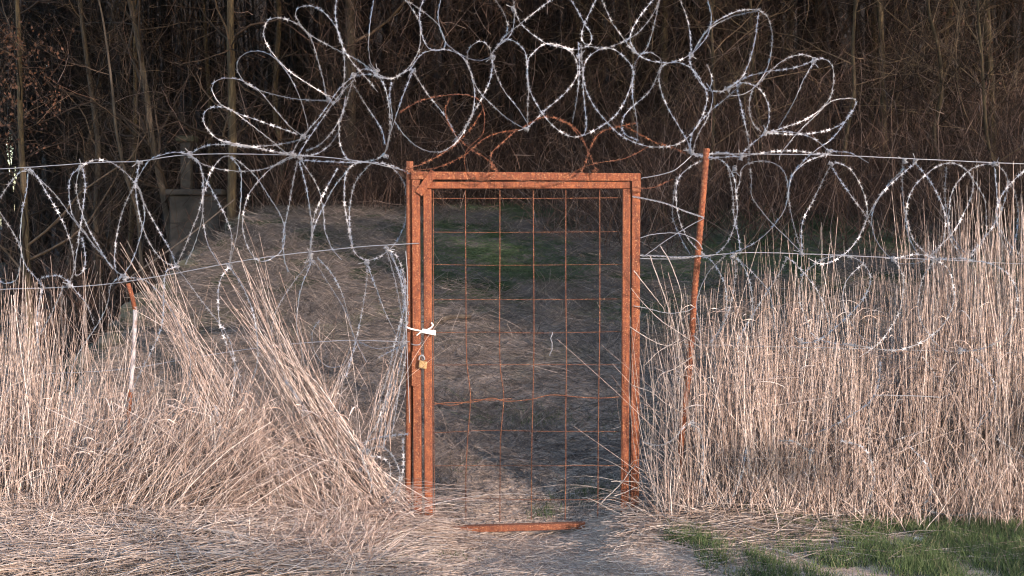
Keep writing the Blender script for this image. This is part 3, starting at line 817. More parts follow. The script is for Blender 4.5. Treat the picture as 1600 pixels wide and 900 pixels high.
line_wire('twisted wire pair tied from the gate frame to the rebar post', [(1000, 399, 6.97), (1030, 400, 6.97), (1060, 402, 6.96), (1096, 400, 6.96)], 0.003, 'zinc', True)
line_wire('loose wire sagging from the frame to the rebar post near its top', [(988, 307, 6.97), (1010, 311, 6.96), (1040, 318, 6.95), (1070, 330, 6.95), (1100, 340, 6.95)], 0.003, 'zinc', True)
line_wire('looped loose wire beside the gate frame above the middle wire', [(1000, 372, 6.96), (1020, 366, 6.95), (1050, 364, 6.95), (1070, 367, 6.95), (1090, 378, 6.95), (1098, 390, 6.96)], 0.0026)
line_wire('loose straight wire crossing up to the rebar post', [(1004, 402, 6.96), (1050, 370, 6.95), (1100, 340, 6.95)], 0.0024)
line_wire('loose wire bowed below the middle wire beside the frame', [(990, 478, 6.96), (1010, 482, 6.95), (1040, 489, 6.95), (1070, 488, 6.95), (1086, 480, 6.95)], 0.0026, 'zinc_old')
line_wire('thin wire from the frame rising to the right arch end', [(1002, 279, 6.97), (1030, 272, 6.96), (1056, 264, 6.96), (1080, 244, 6.98)], 0.0026)
line_wire('wire pair hanging down the left pipe post', [(634, 392, 6.96), (637, 440, 6.95), (635, 500, 6.95), (636, 540, 6.95), (640, 660, 6.96)], 0.003, 'zinc_old', True)

# ------------------------------------------------------------------ razor wire coils, traced loop by loop, each loop with its own depth
def razor(strands, amp=0.16, mid=7.0, core=0.0017, barb=1.0, step=0.052, seed=0, phase0=0.0):
    rg = np.random.default_rng(seed)
    tp, bv, bf = [], [], []
    nb = 0
    shape = np.array([(-1, -.9), (-.28, -.30), (.28, -.30), (.85, -1), (.52, 0), (1, .9), (.28, .30), (-.28, .30), (-.85, 1), (-.52, 0)], float)
    shape = shape * np.array([0.0155, 0.0128]) * barb
    for si, s in enumerate(strands):
        s = np.array(s, float)
        # smooth in photo space, then give every point its own distance, zero offset at the clipped ends
        q = spline(s, max(24, int(length(s) / 3)))
        n = len(q); t = np.linspace(0, 1, n)
        sgn = 1 if si % 2 else -1
        k = max(1, round(length(s) / 230.0))
        off = sgn * amp * np.sin(PI * t * k + phase0) * rg.uniform(0.6, 1.1) + rg.uniform(-0.02, 0.02)
        p = np.array([P(a, b, mid + o) for (a, b), o in zip(q, off)])
        p += np.cumsum(rg.normal(0, 0.0006, p.shape), axis=0) * np.sin(PI * t)[:, None]
        L = length(p)
        m = max(8, int(L / 0.02)); p = spline(p[::2] if n > 30 else p, m)
        tp.append(tubes(p[None], np.full((1, m), core), 5))
        T = np.gradient(p, axis=0); T /= np.linalg.norm(T, axis=1, keepdims=True)
        u = np.arange(step * 0.5, L, step); idx = np.clip((u / L * (m - 1)).astype(int), 0, m - 1)
        C = p[idx]; TT = T[idx]
        tw = rg.uniform(-0.7, 0.7) + np.linspace(0, 1, len(u)) * rg.uniform(-1.7, 1.7) + rg.normal(0, 0.25, len(u))
        vref = np.array([0, 1.0, 0])
        A = np.cross(TT, vref); A /= np.linalg.norm(A, axis=1, keepdims=True) + 1e-9
        B = np.cross(TT, A)
        S = A * np.cos(tw)[:, None] * 1.0 + B * np.sin(tw)[:, None]
        jt = 1 + rg.normal(0, 0.08, len(u))
        VV = C[:, None, :] + jt[:, None, None] * (shape[None, :, 0:1] * TT[:, None, :] + shape[None, :, 1:2] * S[:, None, :])
        N2 = np.cross(TT, S)
        VV += N2[:, None, :] * 0.0034
        W = VV - N2[:, None, :] * 0.0012
        bv.append(np.concatenate([VV, W], 1).reshape(-1, 3))
        quads = [(0, 1, 8, 9), (1, 2, 7, 8)]
        nb += len(u)
    V1, F1, _ = join(tp)
    faces = [tuple(q) for q in F1.tolist()]
    off = len(V1)
    BV = np.concatenate(bv)
    tris = [(9, 0, 1), (9, 1, 7), (9, 7, 8), (1, 2, 6), (1, 6, 7), (2, 3, 4), (2, 4, 6), (4, 5, 6)]
    rim = [(a, (a + 1) % 10) for a in range(10)]
    for b in range(nb):
        o = off + b * 20
        faces += [(o + a, o + c, o + d) for a, c, d in tris]
        faces += [(o + 10 + d, o + 10 + c, o + 10 + a) for a, c, d in tris]
    return np.concatenate([V1, BV]), faces

def clip(c, r=0.011, k=5, seed=0):
    rg = np.random.default_rng(seed)
    p = []
    ax = rg.normal(size=3) * np.array([1, .4, 1]); ax /= np.linalg.norm(ax)
    a = np.cross(ax, [0, 1, .1]); a /= np.linalg.norm(a); b = np.cross(ax, a)
    for t in np.linspace(0, k * 2 * PI, k * 9):
        p.append(np.array(c) + ax * (t / (2 * PI) * 0.007 - 0.016) + r * (1 + 0.3 * math.sin(t * .7)) * (a * math.cos(t) + b * math.sin(t)))
    p.append(p[-1] + ax * 0.02 + a * 0.02)
    p = np.array(p)
    return tubes(p[None], np.full((1, len(p)), 0.0022), 5)

def coil(name, label, strands, clips, mat='zinc', seed=0, group='razor wire coils on the fence', **kw):
    x = np.mean([s[0][0] for s in strands])
    root = empty(name, P(x, 300, 7.0))
    tag(root, label, 'razor wire', group)
    v, f = razor(strands, seed=seed, **kw)
    make('razor_tape', v, f, M[mat], root)
    for i, (a, b) in enumerate(clips):
        v, f, t = clip(P(a, b, kw.get('mid', 7.0)), seed=seed * 50 + i)
        make('clip', v, f, M['zinc_old' if mat != 'rust_wire' else 'rust_wire'], root)
    return root

COIL_A = [
 [(0,310),(17,284),(36,266),(50,266),(64,284),(72,298),(94,334),(111,376),(117,414),(112,434),(104,446)],
 [(48,268),(83,300),(117,345),(150,387),(178,420),(192,431)],
 [(44,270),(42,298),(35,331),(33,367),(35,398),(28,434),(14,442),(0,439),(-20,420)],
 [(-10,316),(0,332),(17,359),(30,384),(39,414),(56,434),(67,448)],
 [(126,262),(111,276),(108,303),(114,337),(134,365),(150,390)],
 [(125,262),(119,289),(122,314),(133,350),(156,392),(178,423)],
 [(129,262),(133,289),(129,331),(122,376),(117,414),(119,431),(131,420),(133,398),(128,370)],
 [(128,259),(147,250),(172,253),(194,267),(210,285),(217,295),(222,312),(225,337),(219,370),(206,409),(192,431)],
 [(218,253),(212,287),(213,317),(219,348),(233,381),(250,403),(270,417)],
 [(211,287),(194,323),(183,364),(179,409),(184,431)],
 [(211,287),(222,267),(236,249),(258,241),(280,238),(297,242),(311,253),(317,270),(318,300),(314,345),(303,384),(289,414)],
 [(214,289),(228,323),(250,362),(267,392),(275,416)],
 [(297,243),(312,258),(317,281),(315,315),(300,356),(286,391),(276,414)],
 [(317,301),(317,344),(323,379),(343,414)],
 [(361,245),(375,264),(377,292),(372,339),(364,385),(358,416)],
 [(320,300),(323,287),(329,269),(346,246),(364,245),(398,272),(421,304),(439,333),(445,356),(442,385),(427,399),(410,405),(393,393),(381,362),(381,333),(390,301),(410,275),(433,255),(456,243)],
 [(320,278),(335,304),(352,339),(362,373),(358,416)],
 [(465,250),(456,295),(447,344),(442,373),(445,408),(453,428)],
 [(468,252),(479,295),(486,344),(485,385),(476,416)],
 [(470,250),(496,292),(506,332),(508,360),(520,390),(536,408)],
 [(528,262),(508,300),(492,340),(488,372),(485,400)],
 [(548,260),(520,296),(500,335),(490,360),(484,390)],
 [(560,252),(542,268),(538,304),(542,340),(552,392),(572,408),(596,400),(620,376),(634,340),(634,305),(628,280),(612,262),(592,252)],
 [(580,254),(556,284),(546,320),(545,350),(552,392)],
 [(70,450),(62,436),(88,431),(103,438),(120,458),(136,478),(148,510)],
]
coil('razor_wire_coil', 'upper left coil of razor wire standing between the top and middle wires', COIL_A,
     [(126,261),(218,254),(193,431),(297,242),(276,416),(358,416),(468,246),(486,400),(574,410),(108,446),(48,268)], seed=1, amp=0.17)

COIL_B = [
 [(358,416),(344,438),(340,467),(342,504),(353,538),(372,580),(380,620)],
 [(489,407),(464,433),(440,469),(429,493),(424,529),(430,570)],
 [(487,409),(473,444),(466,476),(464,511),(470,540),(478,580)],
 [(491,407),(513,442),(536,478),(549,511),(560,540),(574,568)],
 [(496,402),(518,427),(533,456),(542,487),(551,515)],
 [(573,409),(573,438),(567,480),(560,515),(552,550),(540,590)],
 [(573,411),(591,460),(602,489),(622,529),(636,560)],
 [(607,389),(622,404),(631,431),(636,462),(636,504),(632,560),(620,620),(604,670),(598,700)],
 [(276,416),(258,430),(255,498),(243,538),(215,594),(196,640)],
 [(192,431),(174,445),(168,476),(150,512),(120,560),(104,610)],
 [(194,432),(230,440),(262,476),(284,520),(296,566),(290,620),(262,660)],
 [(261,588),(212,629),(196,663),(187,706)],
 [(66,450),(58,500),(62,560),(80,600),(110,620)],
 [(100,446),(86,480),(60,530),(30,590),(0,620)],
 [(358,416),(380,450),(398,500),(402,560),(388,610),(360,650)],
 [(276,416),(300,450),(330,490),(352,520),(366,570),(360,640)],
 [(430,570),(450,600),(480,640),(500,680)],
 [(606,390),(624,430),(630,480),(622,540),(610,600),(596,660),(592,700)],
 [(610,392),(628,440),(636,500),(628,560),(614,620),(606,690)],
 [(604,390),(618,440),(628,500),(632,560),(622,620),(612,680)],
 [(626,420),(634,470),(618,530),(604,590),(590,640)],
 [(590,560),(612,548),(634,540)],
 [(560,534),(590,545),(616,540),(632,530)],
 [(500,500),(488,520),(492,550),(510,572),(536,570),(548,540)],
]
coil('razor_wire_coil', 'lower left coil of razor wire hanging below the middle wire into the reeds', COIL_B,
     [(573,411),(487,409),(196,436),(630,536),(604,388)], seed=2, amp=0.15, mid=6.86)

COIL_L = [
 [(572,708),(588,698),(604,702),(618,720),(625,744),(613,772),(594,790),(588,815)],
 [(560,700),(580,712),(600,716),(610,730),(606,752),(588,770),(570,776),(552,800)],
 [(630,684),(628,740),(616,785),(600,800)],
 [(480,720),(496,748),(488,776),(460,804)],
 [(460,716),(484,722),(510,744),(530,776),(536,810)],
 [(160,732),(184,748),(200,780),(224,800),(256,816)],
 [(336,632),(344,672),(340,708),(326,744)],
 [(640,678),(600,682),(570,690),(548,700),(530,724)],
 [(606,610),(590,660),(572,690),(566,720),(580,760),(560,800)],
 [(612,600),(602,650),(600,700)],
 [(256,816),(300,806),(326,744)],
 [(340,708),(380,760),(430,800),(460,804)],
 [(460,804),(500,812),(552,800)],
]
coil('razor_wire_coil', 'small crumpled razor wire loops at ground level left of the gate', COIL_L,
     [(573,706),(588,812),(562,735)], seed=3, amp=0.10, mid=6.75, step=0.045, mat='zinc_old')

COIL_C = [
 [(1098,250),(1076,262),(1060,280),(1057,310),(1064,350),(1080,380),(1098,396)],
 [(1058,275),(1053,300),(1050,340),(1062,370),(1080,400)],
 [(1100,246),(1128,250),(1146,272),(1152,304),(1152,336),(1140,372),(1120,396),(1100,402)],
 [(1138,262),(1144,300),(1146,335),(1155,380),(1156,398)],
 [(1150,300),(1156,282),(1160,262),(1180,252),(1204,252),(1224,264),(1232,292),(1228,324),(1212,350),(1190,372),(1160,390),(1126,400)],
 [(1172,262),(1174,280),(1174,305),(1184,322),(1208,350),(1232,374),(1254,396)],
 [(1296,240),(1262,252),(1240,272),(1232,296),(1232,320),(1240,356),(1252,394)],
 [(1298,258),(1272,308),(1252,350),(1253,396)],
 [(1300,262),(1320,292),(1352,336),(1366,360)],
 [(1303,253),(1326,262),(1341,282),(1352,309),(1354,338),(1341,371),(1317,398),(1286,412),(1260,402)],
 [(1430,254),(1397,284),(1372,311),(1357,340),(1341,371)],
 [(1414,262),(1388,289),(1368,320),(1361,344),(1366,371),(1385,398),(1408,413)],
 [(1430,254),(1454,284),(1472,320),(1477,353),(1472,380),(1454,400),(1432,411),(1404,412)],
 [(1411,249),(1410,287),(1414,327),(1421,371),(1437,402)],
 [(1459,404),(1441,391),(1426,373),(1417,344),(1418,318),(1428,293),(1446,273),(1468,258),(1490,254),(1508,264),(1519,282),(1517,304),(1503,336),(1488,362),(1468,384),(1448,404)],
 [(1512,267),(1526,289),(1537,313),(1539,344),(1537,371),(1521,396),(1499,404),(1459,404)],
 [(1459,404),(1500,402),(1484,375),(1481,353),(1482,316),(1492,289),(1510,269),(1530,258),(1552,256),(1568,267),(1574,284),(1570,311),(1557,344),(1539,371),(1514,400)],
 [(1479,260),(1477,304),(1486,362),(1503,389),(1523,404)],
 [(1554,262),(1559,318),(1557,344),(1566,364),(1583,389),(1605,406)],
 [(1574,280),(1586,304),(1590,336),(1586,376),(1574,404)],
 [(1620,262),(1600,268),(1586,280),(1570,298),(1560,320),(1559,344),(1568,380),(1590,404),(1620,410),(1650,390),(1662,350),(1652,300),(1630,268),(1600,262)],
]
coil('razor_wire_coil', 'upper right coil of razor wire hung between the two right wires', COIL_C,
     [(1100,246),(1098,398),(1298,256),(1252,396),(1430,252),(1414,252),(1459,404),(1554,256),(1148,264)], seed=4, amp=0.17)

COIL_D = [
 [(1098,402),(1108,404),(1124,424),(1134,448),(1136,480),(1132,504),(1118,530)],
 [(1144,398),(1150,420),(1146,450),(1138,486),(1128,510),(1110,536)],
 [(1150,402),(1164,420),(1174,450),(1176,480),(1174,520)],
 [(1230,402),(1216,430),(1198,458),(1180,486),(1160,520),(1150,545)],
 [(1150,402),(1172,422),(1198,452),(1206,476),(1212,510),(1225,540),(1242,572)],
 [(1134,398),(1108,424),(1092,456),(1088,480),(1094,520)],
 [(1250,432),(1264,420),(1288,404),(1320,400),(1344,408),(1360,428),(1360,448),(1344,476),(1312,508),(1280,532),(1252,536),(1240,524)],
 [(1256,424),(1248,460),(1260,500),(1272,524),(1304,536),(1340,540)],
 [(1226,400),(1242,412),(1260,432),(1280,460),(1292,494),(1296,530)],
 [(1396,404),(1440,398),(1480,418),(1492,448),(1492,476),(1476,508),(1440,536),(1400,548),(1352,542),(1316,536)],
 [(1500,404),(1548,412),(1576,428),(1590,456),(1588,492),(1572,524),(1540,544),(1500,548)],
 [(1396,404),(1412,436),(1404,488),(1376,532),(1340,560)],
 [(1350,410),(1322,440),(1318,480),(1340,520),(1366,545)],
 [(1460,406),(1440,440),(1436,490),(1456,530),(1480,550)],
 [(1376,564),(1372,604),(1356,632),(1320,656),(1288,672),(1256,680)],
 [(1440,556),(1464,592),(1468,632),(1452,664),(1424,680),(1396,688)],
 [(1524,560),(1548,588),(1556,620),(1548,648),(1524,672)],
]
coil('razor_wire_coil', 'lower right coil of razor wire sinking into the upper reeds', COIL_D,
     [(1146,400),(1252,534),(1396,406),(1500,548)], seed=5, amp=0.14, mid=6.76, mat='zinc_old')

COIL_H = [
 [(1312,688),(1348,700),(1364,732),(1364,764),(1350,796)],
 [(1264,706),(1272,740),(1260,776),(1236,800)],
 [(1420,696),(1450,730),(1456,764),(1440,796)],
 [(1516,708),(1548,750),(1544,800)],
 [(1216,688),(1240,690),(1266,706)],
 [(1556,684),(1600,716),(1640,760)],
 [(1350,796),(1300,806),(1236,800)],
 [(1236,800),(1190,808),(1130,800)],
 [(1130,800),(1110,790),(1096,760)],
 [(1350,796),(1400,804),(1440,796)],
 [(1440,796),(1490,806),(1544,800)],
 [(1544,800),(1600,800),(1640,760)],
 [(1166,700),(1160,740),(1148,770),(1130,800)],
 [(1080,662),(1092,672),(1098,700),(1096,760)],
 [(1004,690),(1028,696),(1050,688),(1066,670),(1082,660),(1096,665)],
]
coil('razor_wire_coil', 'lowest right coil of dull razor wire half buried in the reeds', COIL_H,
     [(1268,706),(1082,662)], seed=6, amp=0.05, mid=6.72, mat='zinc_old')

COIL_E = [
 [(552,118),(556,116),(566,108),(582,111),(600,132),(610,172),(610,216),(600,242),(574,252),(548,252),(534,228),(531,196),(540,164),(550,128)],
 [(552,132),(572,164),(596,200),(602,226)],
 [(456,240),(470,216),(500,180),(530,138),(554,118)],
 [(466,244),(480,220),(505,186),(534,146),(556,122)],
 [(478,236),(500,226),(520,204),(534,178),(540,150)],
 [(470,244),(496,240),(516,226),(530,204)],
 [(556,118),(578,116),(600,122),(616,122),(632,112),(644,108)],
 [(640,110),(660,84),(692,78),(720,88),(736,116),(742,152),(736,184),(716,220),(688,238),(656,232),(632,212),(616,188)],
 [(646,108),(630,148),(616,188),(606,222),(600,244)],
 [(646,112),(668,148),(696,184),(714,216)],
 [(612,128),(609,150),(612,190),(604,230)],
 [(728,92),(744,136),(768,164),(796,188),(822,202)],
 [(770,84),(766,124),(744,168),(720,208),(704,224)],
 [(770,100),(784,136),(808,168),(824,192)],
 [(768,84),(784,66),(800,63),(820,80),(825,104),(828,140),(826,172),(824,200)],
 [(822,202),(852,172),(884,144),(902,116),(898,88),(880,72),(852,68),(832,84),(825,96),(826,132),(840,164),(860,192),(884,210),(904,212),(932,200),(960,180),(980,148),(990,112),(976,88),(956,74),(932,78),(914,96),(912,124),(924,156),(948,188),(976,212),(1016,226),(1056,224),(1080,208),(1098,180),(1106,152),(1100,132),(1084,108),(1060,96),(1036,102),(1030,124),(1040,160),(1060,196),(1076,224),(1080,240)],
 [(904,66),(905,120),(900,160),(894,194)],
 [(908,68),(911,132),(916,195),(912,210)],
 [(990,112),(988,148),(996,190),(996,218)],
 [(1034,100),(1016,140),(984,168),(972,188),(976,208),(998,220)],
 [(990,108),(996,92),(1012,82),(1030,90),(1034,102)],
 [(1078,240),(1082,208),(1104,180),(1136,152),(1160,130)],
 [(1082,240),(1090,212),(1106,184),(1114,150),(1104,130)],
 [(1104,100),(1112,124),(1108,140)],
 [(1080,240),(1110,246),(1160,244),(1200,238),(1240,236),(1270,240),(1300,241)],
 [(1070,232),(1090,244),(1130,238),(1160,248)],
]
coil('razor_wire_coil', 'lower coil of the razor wire arch with big round loops above the gate', COIL_E,
     [(552,118),(460,242),(602,244),(714,218),(822,202),(1080,238),(646,110),(770,90),(905,88),(1158,246)], seed=7, amp=0.18)

COIL_F = [
 [(456,242),(444,240),(400,230),(344,218),(324,200),(318,184),(326,170),(348,168),(372,178),(412,192),(468,211)],
 [(344,220),(376,228),(424,228),(464,220),(480,212)],
 [(448,240),(420,216),(372,178),(344,160),(333,140),(340,126),(360,122),(384,128),(408,144),(432,172),(452,196),(470,211)],
 [(512,157),(468,155),(424,146),(392,134),(376,116),(373,98),(382,84),(400,78),(420,82),(440,98),(460,128),(472,156),(480,190),(481,206),(472,216)],
 [(512,150),(480,130),(452,110),(430,86),(418,66),(413,48),(418,32),(432,26),(452,30),(472,42),(486,60),(496,92),(505,124),(510,150)],
 [(582,110),(556,92),(520,74),(484,54),(466,34),(462,20),(470,11),(486,10),(504,18),(520,36),(532,60),(538,88),(538,120),(534,148),(522,161),(514,152)],
 [(527,-10),(524,24),(531,60),(544,88),(560,108),(576,126),(592,146)],
 [(576,100),(592,116),(612,122),(632,112),(648,92),(656,72),(656,36),(640,8),(626,-6)],
 [(585,-6),(578,40),(576,72),(579,98),(590,112)],
 [(628,-4),(660,17),(684,39),(697,68),(729,90),(752,94),(768,88)],
 [(664,-6),(656,18),(659,52),(668,74),(682,80),(695,75),(695,62),(686,40),(685,20),(690,-6)],
 [(770,-6),(787,20),(793,46),(782,66),(768,84)],
 [(730,92),(731,80),(740,68),(752,64),(764,74),(768,88)],
 [(802,-6),(804,22),(801,47),(793,60),(780,71)],
 [(866,-4),(836,18),(814,36),(797,49),(780,64)],
 [(803,14),(816,40),(846,64),(870,73),(896,78),(917,73),(945,76),(977,64),(1002,47),(1022,20),(1032,-6)],
 [(889,-6),(913,36),(924,56),(921,70),(911,66),(909,54),(914,36),(933,-6)],
 [(938,-6),(956,34),(975,60),(990,79),(1002,84),(1011,75),(1020,47),(1032,-6)],
 [(1024,-5),(998,28),(986,52),(987,70),(1002,88),(1024,96),(1050,97),(1080,84),(1098,66),(1108,52),(1112,24),(1104,-6)],
 [(1060,-6),(1073,28),(1079,66),(1080,84)],
 [(1078,86),(1080,104),(1100,136),(1120,142),(1136,138),(1160,116),(1176,72),(1186,16)],
 [(1186,16),(1136,28),(1100,52),(1080,86)],
 [(1188,14),(1150,18),(1110,40),(1086,78)],
 [(1186,16),(1200,28),(1206,60),(1200,100),(1188,124),(1168,144),(1144,150),(1136,140)],
 [(1136,138),(1168,120),(1200,112),(1240,106),(1272,94),(1256,86),(1232,90),(1208,106),(1188,128),(1176,140),(1170,164),(1176,192),(1192,208)],
 [(1272,94),(1288,92),(1300,104),(1302,128),(1296,152),(1280,172),(1256,188),(1224,200),(1196,208)],
 [(1272,96),(1256,124),(1240,160),(1216,200)],
 [(1200,208),(1248,210),(1288,204),(1316,192),(1332,172),(1337,154),(1320,152),(1296,158),(1272,180),(1244,208),(1220,240),(1218,250)],
 [(1332,172),(1304,212),(1272,236),(1248,260),(1236,280),(1232,310)],
 [(1150,136),(1156,130),(1168,130),(1188,140),(1200,164),(1200,192),(1192,208)],
 [(1152,140),(1154,150),(1160,176),(1170,224),(1170,260)],
 [(1156,244),(1176,224),(1200,208),(1240,208),(1272,218),(1296,236),(1328,240),(1360,256)],
 [(296,241),(320,228),(352,225),(400,230),(456,242)],
 [(296,242),(316,256),(352,266),(400,267),(432,258),(460,244)],
 [(468,250),(500,252),(540,254),(600,256),(642,272)],
]
coil('razor_wire_coil', 'upper fanned coil of the razor wire arch spreading petals to both sides', COIL_F,
     [(456,242),(296,242),(513,154),(474,213),(588,112),(1080,85),(1136,139),(1196,208),(1272,95),(1296,237),(802,14),(990,79)], seed=8, amp=0.20)

COIL_G = [
 [(624,176),(656,158),(696,149),(736,151),(752,164),(756,188),(752,212),(728,236),(726,260),(736,280),(760,282)],
 [(704,152),(696,172),(704,200),(728,228),(760,248),(776,264)],
 [(640,268),(688,260),(728,240),(756,216),(784,206),(816,202)],
 [(632,264),(660,256),(704,232),(736,200),(756,168)],
 [(808,202),(784,224),(768,240),(770,260),(792,276),(832,284),(872,286),(904,276),(916,256),(924,232),(940,208),(976,196),(1000,192)],
 [(816,200),(848,184),(880,190),(904,208),(920,240),(932,268)],
 [(1016,228),(976,248),(932,256),(904,266),(880,280)],
 [(976,196),(1016,218),(1050,230),(1072,240)],
 [(988,292),(1016,294),(1052,280)],
 [(876,190),(890,194),(912,222),(926,252)],
 [(730,282),(745,278),(765,280),(775,268)],
]
coil('razor_wire_coil', 'tangled rust brown razor wire lying over the lintel of the gate frame', COIL_G,
     [(770,262),(636,266),(930,266)], seed=9, amp=0.08, mid=6.93, mat='rust_wire')

# ------------------------------------------------------------------ reeds
def reeds(N, bx, by, H, lean, leany=None, spread=0.05, droop=0.0, r=(0.0013, 0.0040), n=8, tlo=0.0, thi=1.0, zoff=-0.02):
    """bx,by arrays; H heights; lean x offset at the tip"""
    z = ground_h(bx, by) + zoff
    leany = RNG.normal(0, 0.08, N) if leany is None else leany
    t = np.linspace(0, 1, n)[None, :]
    x = bx[:, None] + lean[:, None] * t ** 1.25 + RNG.normal(0, spread, (N, 1)) * np.sin(t * PI) * 0.5
    y = by[:, None] + leany[:, None] * t + RNG.normal(0, spread, (N, 1)) * np.sin(t * PI) * 0.5
    zz = z[:, None] + H[:, None] * (t - droop * t ** 3)
    p = np.stack([x, y, zz], -1)
    p += np.cumsum(RNG.normal(0, 0.0022, p.shape), axis=1)
    rr = RNG.uniform(r[0], r[1], N)[:, None] * np.linspace(1.1, 0.45, n)
    return tubes(p, rr, 3, tlo + (thi - tlo) * RNG.random(N))

def broken(N, bx, by, H, az_sp=1.0):
    z = ground_h(bx, by)
    k = RNG.uniform(0.35, 0.8, N)
    d0 = RNG.normal(0, 0.16, (N, 3)); d0[:, 2] = 1
    a = RNG.uniform(0, 2 * PI, N); el = RNG.uniform(-1.1, 0.5, N)
    d1 = np.stack([np.cos(a) * np.cos(el), 0.5 * np.sin(a) * np.cos(el), np.sin(el)], -1)
    b = np.stack([bx, by, z], -1); m = b + d0 * (H * k)[:, None]; e = m + d1 * (H * (1 - k) * 0.9)[:, None]
    p = np.stack([b, b * .6 + m * .4, b * .2 + m * .8, m, m * .9 + e * .1, m * .5 + e * .5, e], 1)
    p += RNG.normal(0, 0.003, p.shape)
    return tubes(p, RNG.uniform(0.0013, 0.0032, N)[:, None] * np.linspace(1.1, 0.55, 7), 3, RNG.random(N))

def leaf_blades(N, bx, by, H):
    """curled dry leaf ribbons hanging off the stalks"""
    z = ground_h(bx, by) + H
    a = RNG.uniform(0, 2 * PI, N); L = RNG.uniform(0.08, 0.28, N)
    t = np.linspace(0, 1, 6)[None, :]
    p = np.stack([bx[:, None] + np.cos(a)[:, None] * L[:, None] * t * 0.7, by[:, None] + 0.5 * np.sin(a)[:, None] * L[:, None] * t,
                  z[:, None] + L[:, None] * (0.5 * t - RNG.uniform(0.3, 1.3, N)[:, None] * t ** 2)], -1)
    p += np.cumsum(RNG.normal(0, 0.002, p.shape), axis=1)
    w = RNG.uniform(0.0015, 0.0036, N)[:, None] * np.sin(np.linspace(0.25, PI - 0.05, 6))[None]
    T = np.gradient(p, axis=1); T /= np.linalg.norm(T, axis=2, keepdims=True)
    u = np.cross(T, RNG.normal(size=(N, 1, 3))); u /= np.linalg.norm(u, axis=2, keepdims=True)
    V = np.stack([p - u * w[..., None], p + u * w[..., None]], 2).reshape(-1, 3)
    i = np.arange(N)[:, None] * 12; j = np.arange(5)[None] * 2
    F = np.stack([i + j, i + j + 1, i + j + 3, i + j + 2], -1).reshape(-1, 4)
    return V, F, np.repeat(RNG.random(N), 12)

def top_profile_R(px):
    return np.interp(px, [1000, 1060, 1120, 1200, 1270, 1330, 1420, 1500, 1560, 1700], [700, 600, 585, 545, 500, 520, 490, 430, 410, 400])

def build_right():
    parts = []
    N = 5000
    by = RNG.uniform(6.78, 7.8, N)
    px = 1072 + 680 * RNG.random(N)
    clump = np.clip(0.5 + 3.4 * fbm(px * 0.045, by * 1.6), 0, 1)
    k = RNG.random(N) < 0.08 + 0.92 * clump ** 1.5
    by, px, clump = by[k], px[k], clump[k]; N = len(px)
    bx = X(px, by)
    top = top_profile_R(px) + 30 + RNG.normal(0, 55, N) + 40 - 110 * clump
    H = EYE - (top - HOR) / FPX * by
    H = H * np.where(RNG.random(N) < 0.45, RNG.uniform(0.35, 0.95, N), 1)
    lean = RNG.normal(0.0, 0.11, N) + 0.06 * np.sin(px * 0.03 + by * 3)
    parts.append(reeds(N, bx, by, H, lean, thi=1.0))
    # tall strays
    N = 260
    by = RNG.uniform(6.7, 7.6, N); px = RNG.uniform(1080, 1750, N); bx = X(px, by)
    H = EYE - (RNG.uniform(330, 480, N) + np.clip(1400 - px, 0, 400) * 0.12 - HOR) / FPX * by
    parts.append(reeds(N, bx, by, H, RNG.normal(0, 0.16, N), r=(0.0012, 0.0022)))
    # crossing leaning ones
    N = 700
    by = RNG.uniform(6.7, 7.2, N); px = RNG.uniform(1085, 1700, N); bx = X(px, by)
    parts.append(reeds(N, bx, by, RNG.uniform(0.3, 1.1, N), RNG.normal(0, 0.4, N), r=(0.0012, 0.0022)))
    N = 420
    by = RNG.uniform(6.75, 7.5, N); px = RNG.uniform(1095, 1700, N)
    parts.append(broken(N, X(px, by), by, RNG.uniform(0.5, 1.4, N)))
    N = 1000
    by = RNG.uniform(6.72, 7.4, N); px = RNG.uniform(1060, 1700, N)
    parts.append(leaf_blades(N, X(px, by), by, RNG.uniform(0.05, 1.25, N)))
    # short stubble at the foot
    N = 1900
    px = RNG.uniform(1040, 1700, N); by = RNG.normal(6.80, 0.09, N) ; bx = X(px, by)
    parts.append(reeds(N, bx, by, RNG.uniform(0.06, 0.42, N), RNG.normal(0, 0.10, N), spread=0.02))
    v, f, t = join(parts)
    tag(make('reed_bed', v, f, M['reed'], tint=t), kind='stuff', label='dense upright dry reeds right of the gate')
build_right()

